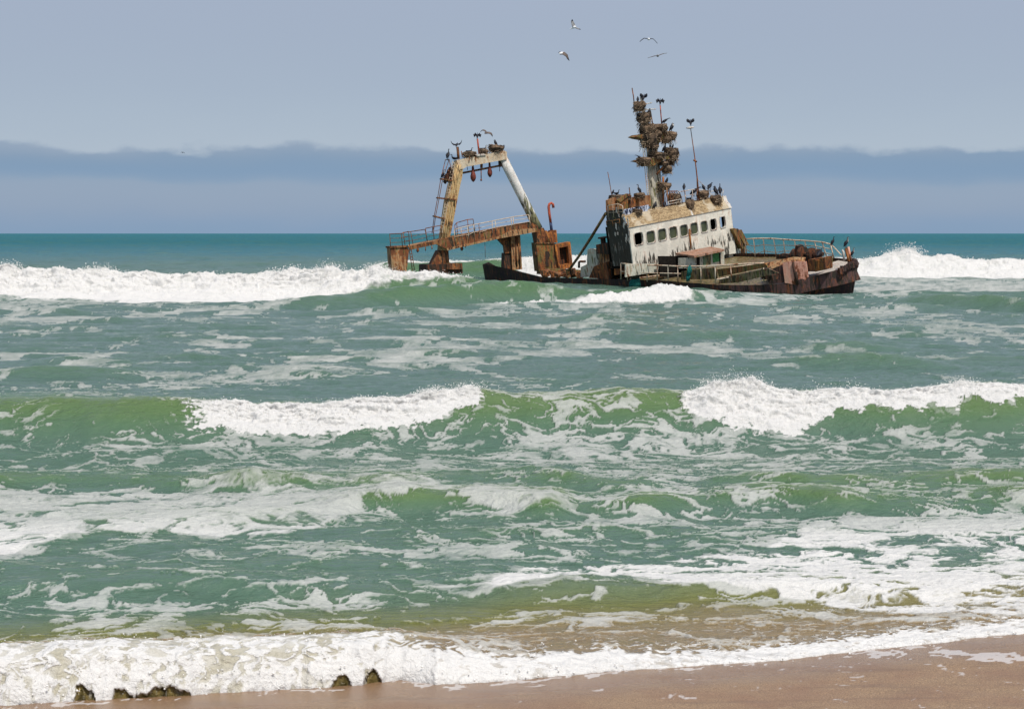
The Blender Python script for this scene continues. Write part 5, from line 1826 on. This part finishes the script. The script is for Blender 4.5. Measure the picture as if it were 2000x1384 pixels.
Gp = ('g', .5)
for a in ((892.5, 289, 13, 'up2', 75, Gp, 'cormorant with raised wings on the thick post at the left end of the gantry beam'),
          (876, 313, 19, 'stand', 60, ('g', -.1), 'slim upright cormorant on the top bar of the ladder cage'),
          (865.5, 350, 16, 'standw', 20, ('g', -.1), 'pale-throated cormorant on the upper platform of the ladder cage'),
          (887, 313, 10, 'sit', 175, ('g', .2), 'crouching cormorant at the left corner of the gantry beam beside the ladder'),
          (932, 272, 11, 'up0', 90, Gp, 'black cormorant with spread wings on top of the red post of the gantry'),
          (968, 287, 12, 'hunch', 160, Gp, 'cormorant sitting on top of the tallest gantry nest'),
          (982.5, 296, 11, 'hunch', 20, Gp, 'cormorant on the right shoulder of the gantry above the white leg'),
          (945, 295, 10, 'sitw', 10, Gp, 'cormorant brooding in the small nest right of the red post'),
          (917.5, 299, 9, 'sit', 0, Gp, 'cormorant lying low in the wide nest on the left half of the gantry beam'),
          (1246, 201, 11, 'hunch', 80, MXp, 'left cormorant of the pair on the topmost mast nest'),
          (1256.5, 199, 14, 'up1', 60, MXp, 'right, larger cormorant of the pair on the topmost mast nest'),
          (1247.5, 229, 9, 'sit', 180, MXp, 'cormorant at the left edge of the second mast nest'),
          (1267, 226, 12, 'hunch', 30, MXp, 'cormorant at the right edge of the second mast nest'),
          (1289, 206, 12, 'up0', 90, MXp, 'cormorant holding its wings out on the red pole of the mast'),
          (1253, 252, 9, 'lean', 180, MXp, 'cormorant craning left from the upper platform nest of the mast'),
          (1299, 244, 12, 'lean', 15, MXp, 'cormorant stretching right above the rounded nest on the mast'),
          (1312, 258, 15, 'hunchw', 10, MXp, 'cormorant on the nest at the right horn of the upper mast platform'),
          (1297.5, 299, 17, 'stand', 0, MXp, 'upright cormorant on the lower mast platform under the bracket'),
          (1309, 292, 9, 'hunch', 90, MXp, 'left cormorant peering from the bulky nest at the right end of the lower platform'),
          (1314, 291, 8, 'hunch', 20, MXp, 'right cormorant peering from the bulky nest at the right end of the lower platform'),
          (1249, 314, 10, 'lean', 180, MXp, 'cormorant craning left off the lower mast platform'),
          (1302, 332, 16, 'hunch', 10, MXp, 'shaded cormorant under the lower mast platform'),
          (1302, 361, 12, 'hunch', 20, MXp, 'cormorant in the lone nest halfway down the mast'),
          (1349, 247, 13, 'up1', 90, ('x', -1.2), 'cormorant with raised wings on the white disc of the aerial pole'),
          (1336.5, 373, 13, 'hunch', 70, ('x', -1.5), 'round-backed cormorant on the short post right of the mast'),
          (1357, 384, 17, 'lean', 30, B, 'cormorant leaning on the left of the aerial pole foot'),
          (1374, 374, 12, 'hunch', 160, B, 'cormorant on the nest beside the aerial pole foot'),
          (1387, 373, 15, 'lean', 60, ('x', -1.4), 'cormorant taking off from the roof railing post'),
          (1397.5, 383, 17, 'hunch', 140, ('x', -.7), 'left cormorant of the two standing at the right end of the roof front'),
          (1405.5, 382, 20, 'stand', 95, ('x', -.8), 'right, taller cormorant of the two standing at the right end of the roof front'),
          (1197, 381, 9, 'hunch', 20, ('x', -2.6), 'left cormorant on the dark nest at the roof corner'),
          (1205, 381, 9, 'sit', 30, ('x', -2.6), 'right cormorant on the dark nest at the roof corner'),
          (1248, 380, 17, 'standw', 150, ('x', -2.2), 'white-necked cormorant on the shallow nest left of the mast'),
          (1279, 410, 14, 'hunch', 10, ('x', -1.4), 'cormorant at the left foot of the mast'),
          (1298, 407, 16, 'stand', 80, ('x', -1.4), 'cormorant squeezed in at the right foot of the mast'),
          (1245, 408, 8, 'sit', 20, ('x', -.7), 'cormorant lying in the dark nest on the canvas'),
          (1347, 392, 10, 'sitw', 30, ('x', -.5), 'cormorant on the whitewashed nest over the middle of the roof front'),
          (1627, 481, 16, 'stand', 20, ('y', 4.2), 'cormorant on the last post of the far railing near the bow'),
          (1653, 485, 19, 'standw', 20, ('y', .6), 'white-necked cormorant on the bow posts'),
          (1665, 503, 16, 'standw', 10, ('y', YC), 'cormorant low on the stem right of the bow posts'),
          (1600, 505, 17, 'lean', 60, ('y', -.6), 'cormorant on the rusty winch housing of the foredeck')):
    bird(*a)


def gull(c, L, Rr, chord, body, mats, label, dist, name='gull', tipdark=True):
    """c body centre; L, Rr wing lines as image pixels; body: nose/tail offsets in metres"""
    def W(px, py, dy=0.0):
        d = pixel_ray(px, py)
        return EYE + d * ((dist + dy) / d.y)
    mb = MB()
    cc = W(*c)
    a, b = Vector(body[0]), Vector(body[1])
    mb.tube([cc + b, cc + b * .55, cc, cc + a * .5, cc + a * .8, cc + a], [.03, .07, .10, .075, .06, .01], 8, 0)
    for line, sg in ((L, -1), (Rr, 1)):
        pts = [cc] + [W(p[0], p[1], p[2] if len(p) > 2 else 0) for p in line]
        n_ = len(pts)
        cv_ = Vector(chord[0 if sg < 0 else 1])
        for i in range(n_ - 1):
            w0 = 1 - .75 * (i / (n_ - 1)) ** 1.6
            w1 = 1 - .75 * ((i + 1) / (n_ - 1)) ** 1.6 if i < n_ - 2 else .05
            p, q = pts[i], pts[i + 1]
            mi = 1 if (i < n_ - 2 or not tipdark) else 2
            th = (p - q).cross(cv_).normalized() * .018
            mb.add([p + cv_ * w0 * .5 + th, p - cv_ * w0 * .5 + th, q - cv_ * w1 * .5 + th, q + cv_ * w1 * .5 + th,
                    p + cv_ * w0 * .5 - th, p - cv_ * w0 * .5 - th, q - cv_ * w1 * .5 - th, q + cv_ * w1 * .5 - th],
                   [(0, 1, 2, 3), (7, 6, 5, 4), (0, 3, 7, 4), (1, 5, 6, 2), (2, 6, 7, 3), (0, 4, 5, 1)], mi)
    for v_ in mb.v:
        v_ -= cc
    o = mb.build(name, mats)
    o.location = cc
    tag(o, label, 'gull', 'gulls in flight' if name == 'gull' else None)


W_, G_, D_, Br = M['gullwhite'], M['greywing'], M['darkwing'], M['brownwing']
gull((1122, 53), [(1119.5, 48), (1117.5, 42), (1117.5, 38)], [(1127, 55.5), (1131, 57), (1134, 58)], [(.26, .12, .05), (.1, .15, .06)], [(.12, -.05, .03), (-.32, .1, -.14)], [W_, G_, D_],
     'gull banking with one wing straight up, highest of the flying birds', 132)
gull((1096, 104.5), [(1093.5, 101.5), (1090.5, 103)], [(1101, 104.5), (1107, 109), (1109, 114), (1112, 119)], [(.05, .2, .05), (.16, .15, .2)], [(-.16, -.1, -.02), (.2, .2, .1)], [W_, Br, D_],
     'gull with white body and a long brown wing hanging to the right', 130)
gull((1267, 76.8), [(1262, 75.5), (1258, 75), (1253, 78.5), (1249.5, 82)], [(1272, 75.8), (1276, 76.5), (1280.5, 81), (1284, 85.5)], [(0, .25, .05), (0, .25, .05)], [(0, -.25, -.01), (0, .3, .0)], [W_, D_, D_],
     'gull gliding head-on with both wing tips drooping', 134)
gull((1284.5, 109.2), [(1279, 109.5), (1272, 111.5), (1265, 113.5)], [(1290, 107), (1296, 105), (1303, 104)], [(0, .25, .04), (0, .25, .04)], [(.05, -.25, -.01), (0, .3, .0)], [G_, Br, G_],
     'gull gliding on a slant with flat outstretched wings', 136)
gull((950.5, 259.5), [(948, 256), (944, 254), (941, 255), (938, 258)], [(955, 259.5), (959, 261), (961, 264), (962, 267)], [(.05, .2, .12), (.12, .2, .16)], [(-.2, -.1, -.06), (.12, .2, .05)], [Br, Br, D_],
     'brown gull flying just above the gantry', 158)
gull((357, 298), [(355, 297), (353, 298.5)], [(359, 297.5), (361, 299.5)], [(0, .3, .05), (0, .3, .05)], [(0, -.3, 0), (0, .3, 0)], [D_, D_, D_],
     'tiny far-off seabird low in the sky at the left', 330, 'distant_seabird')
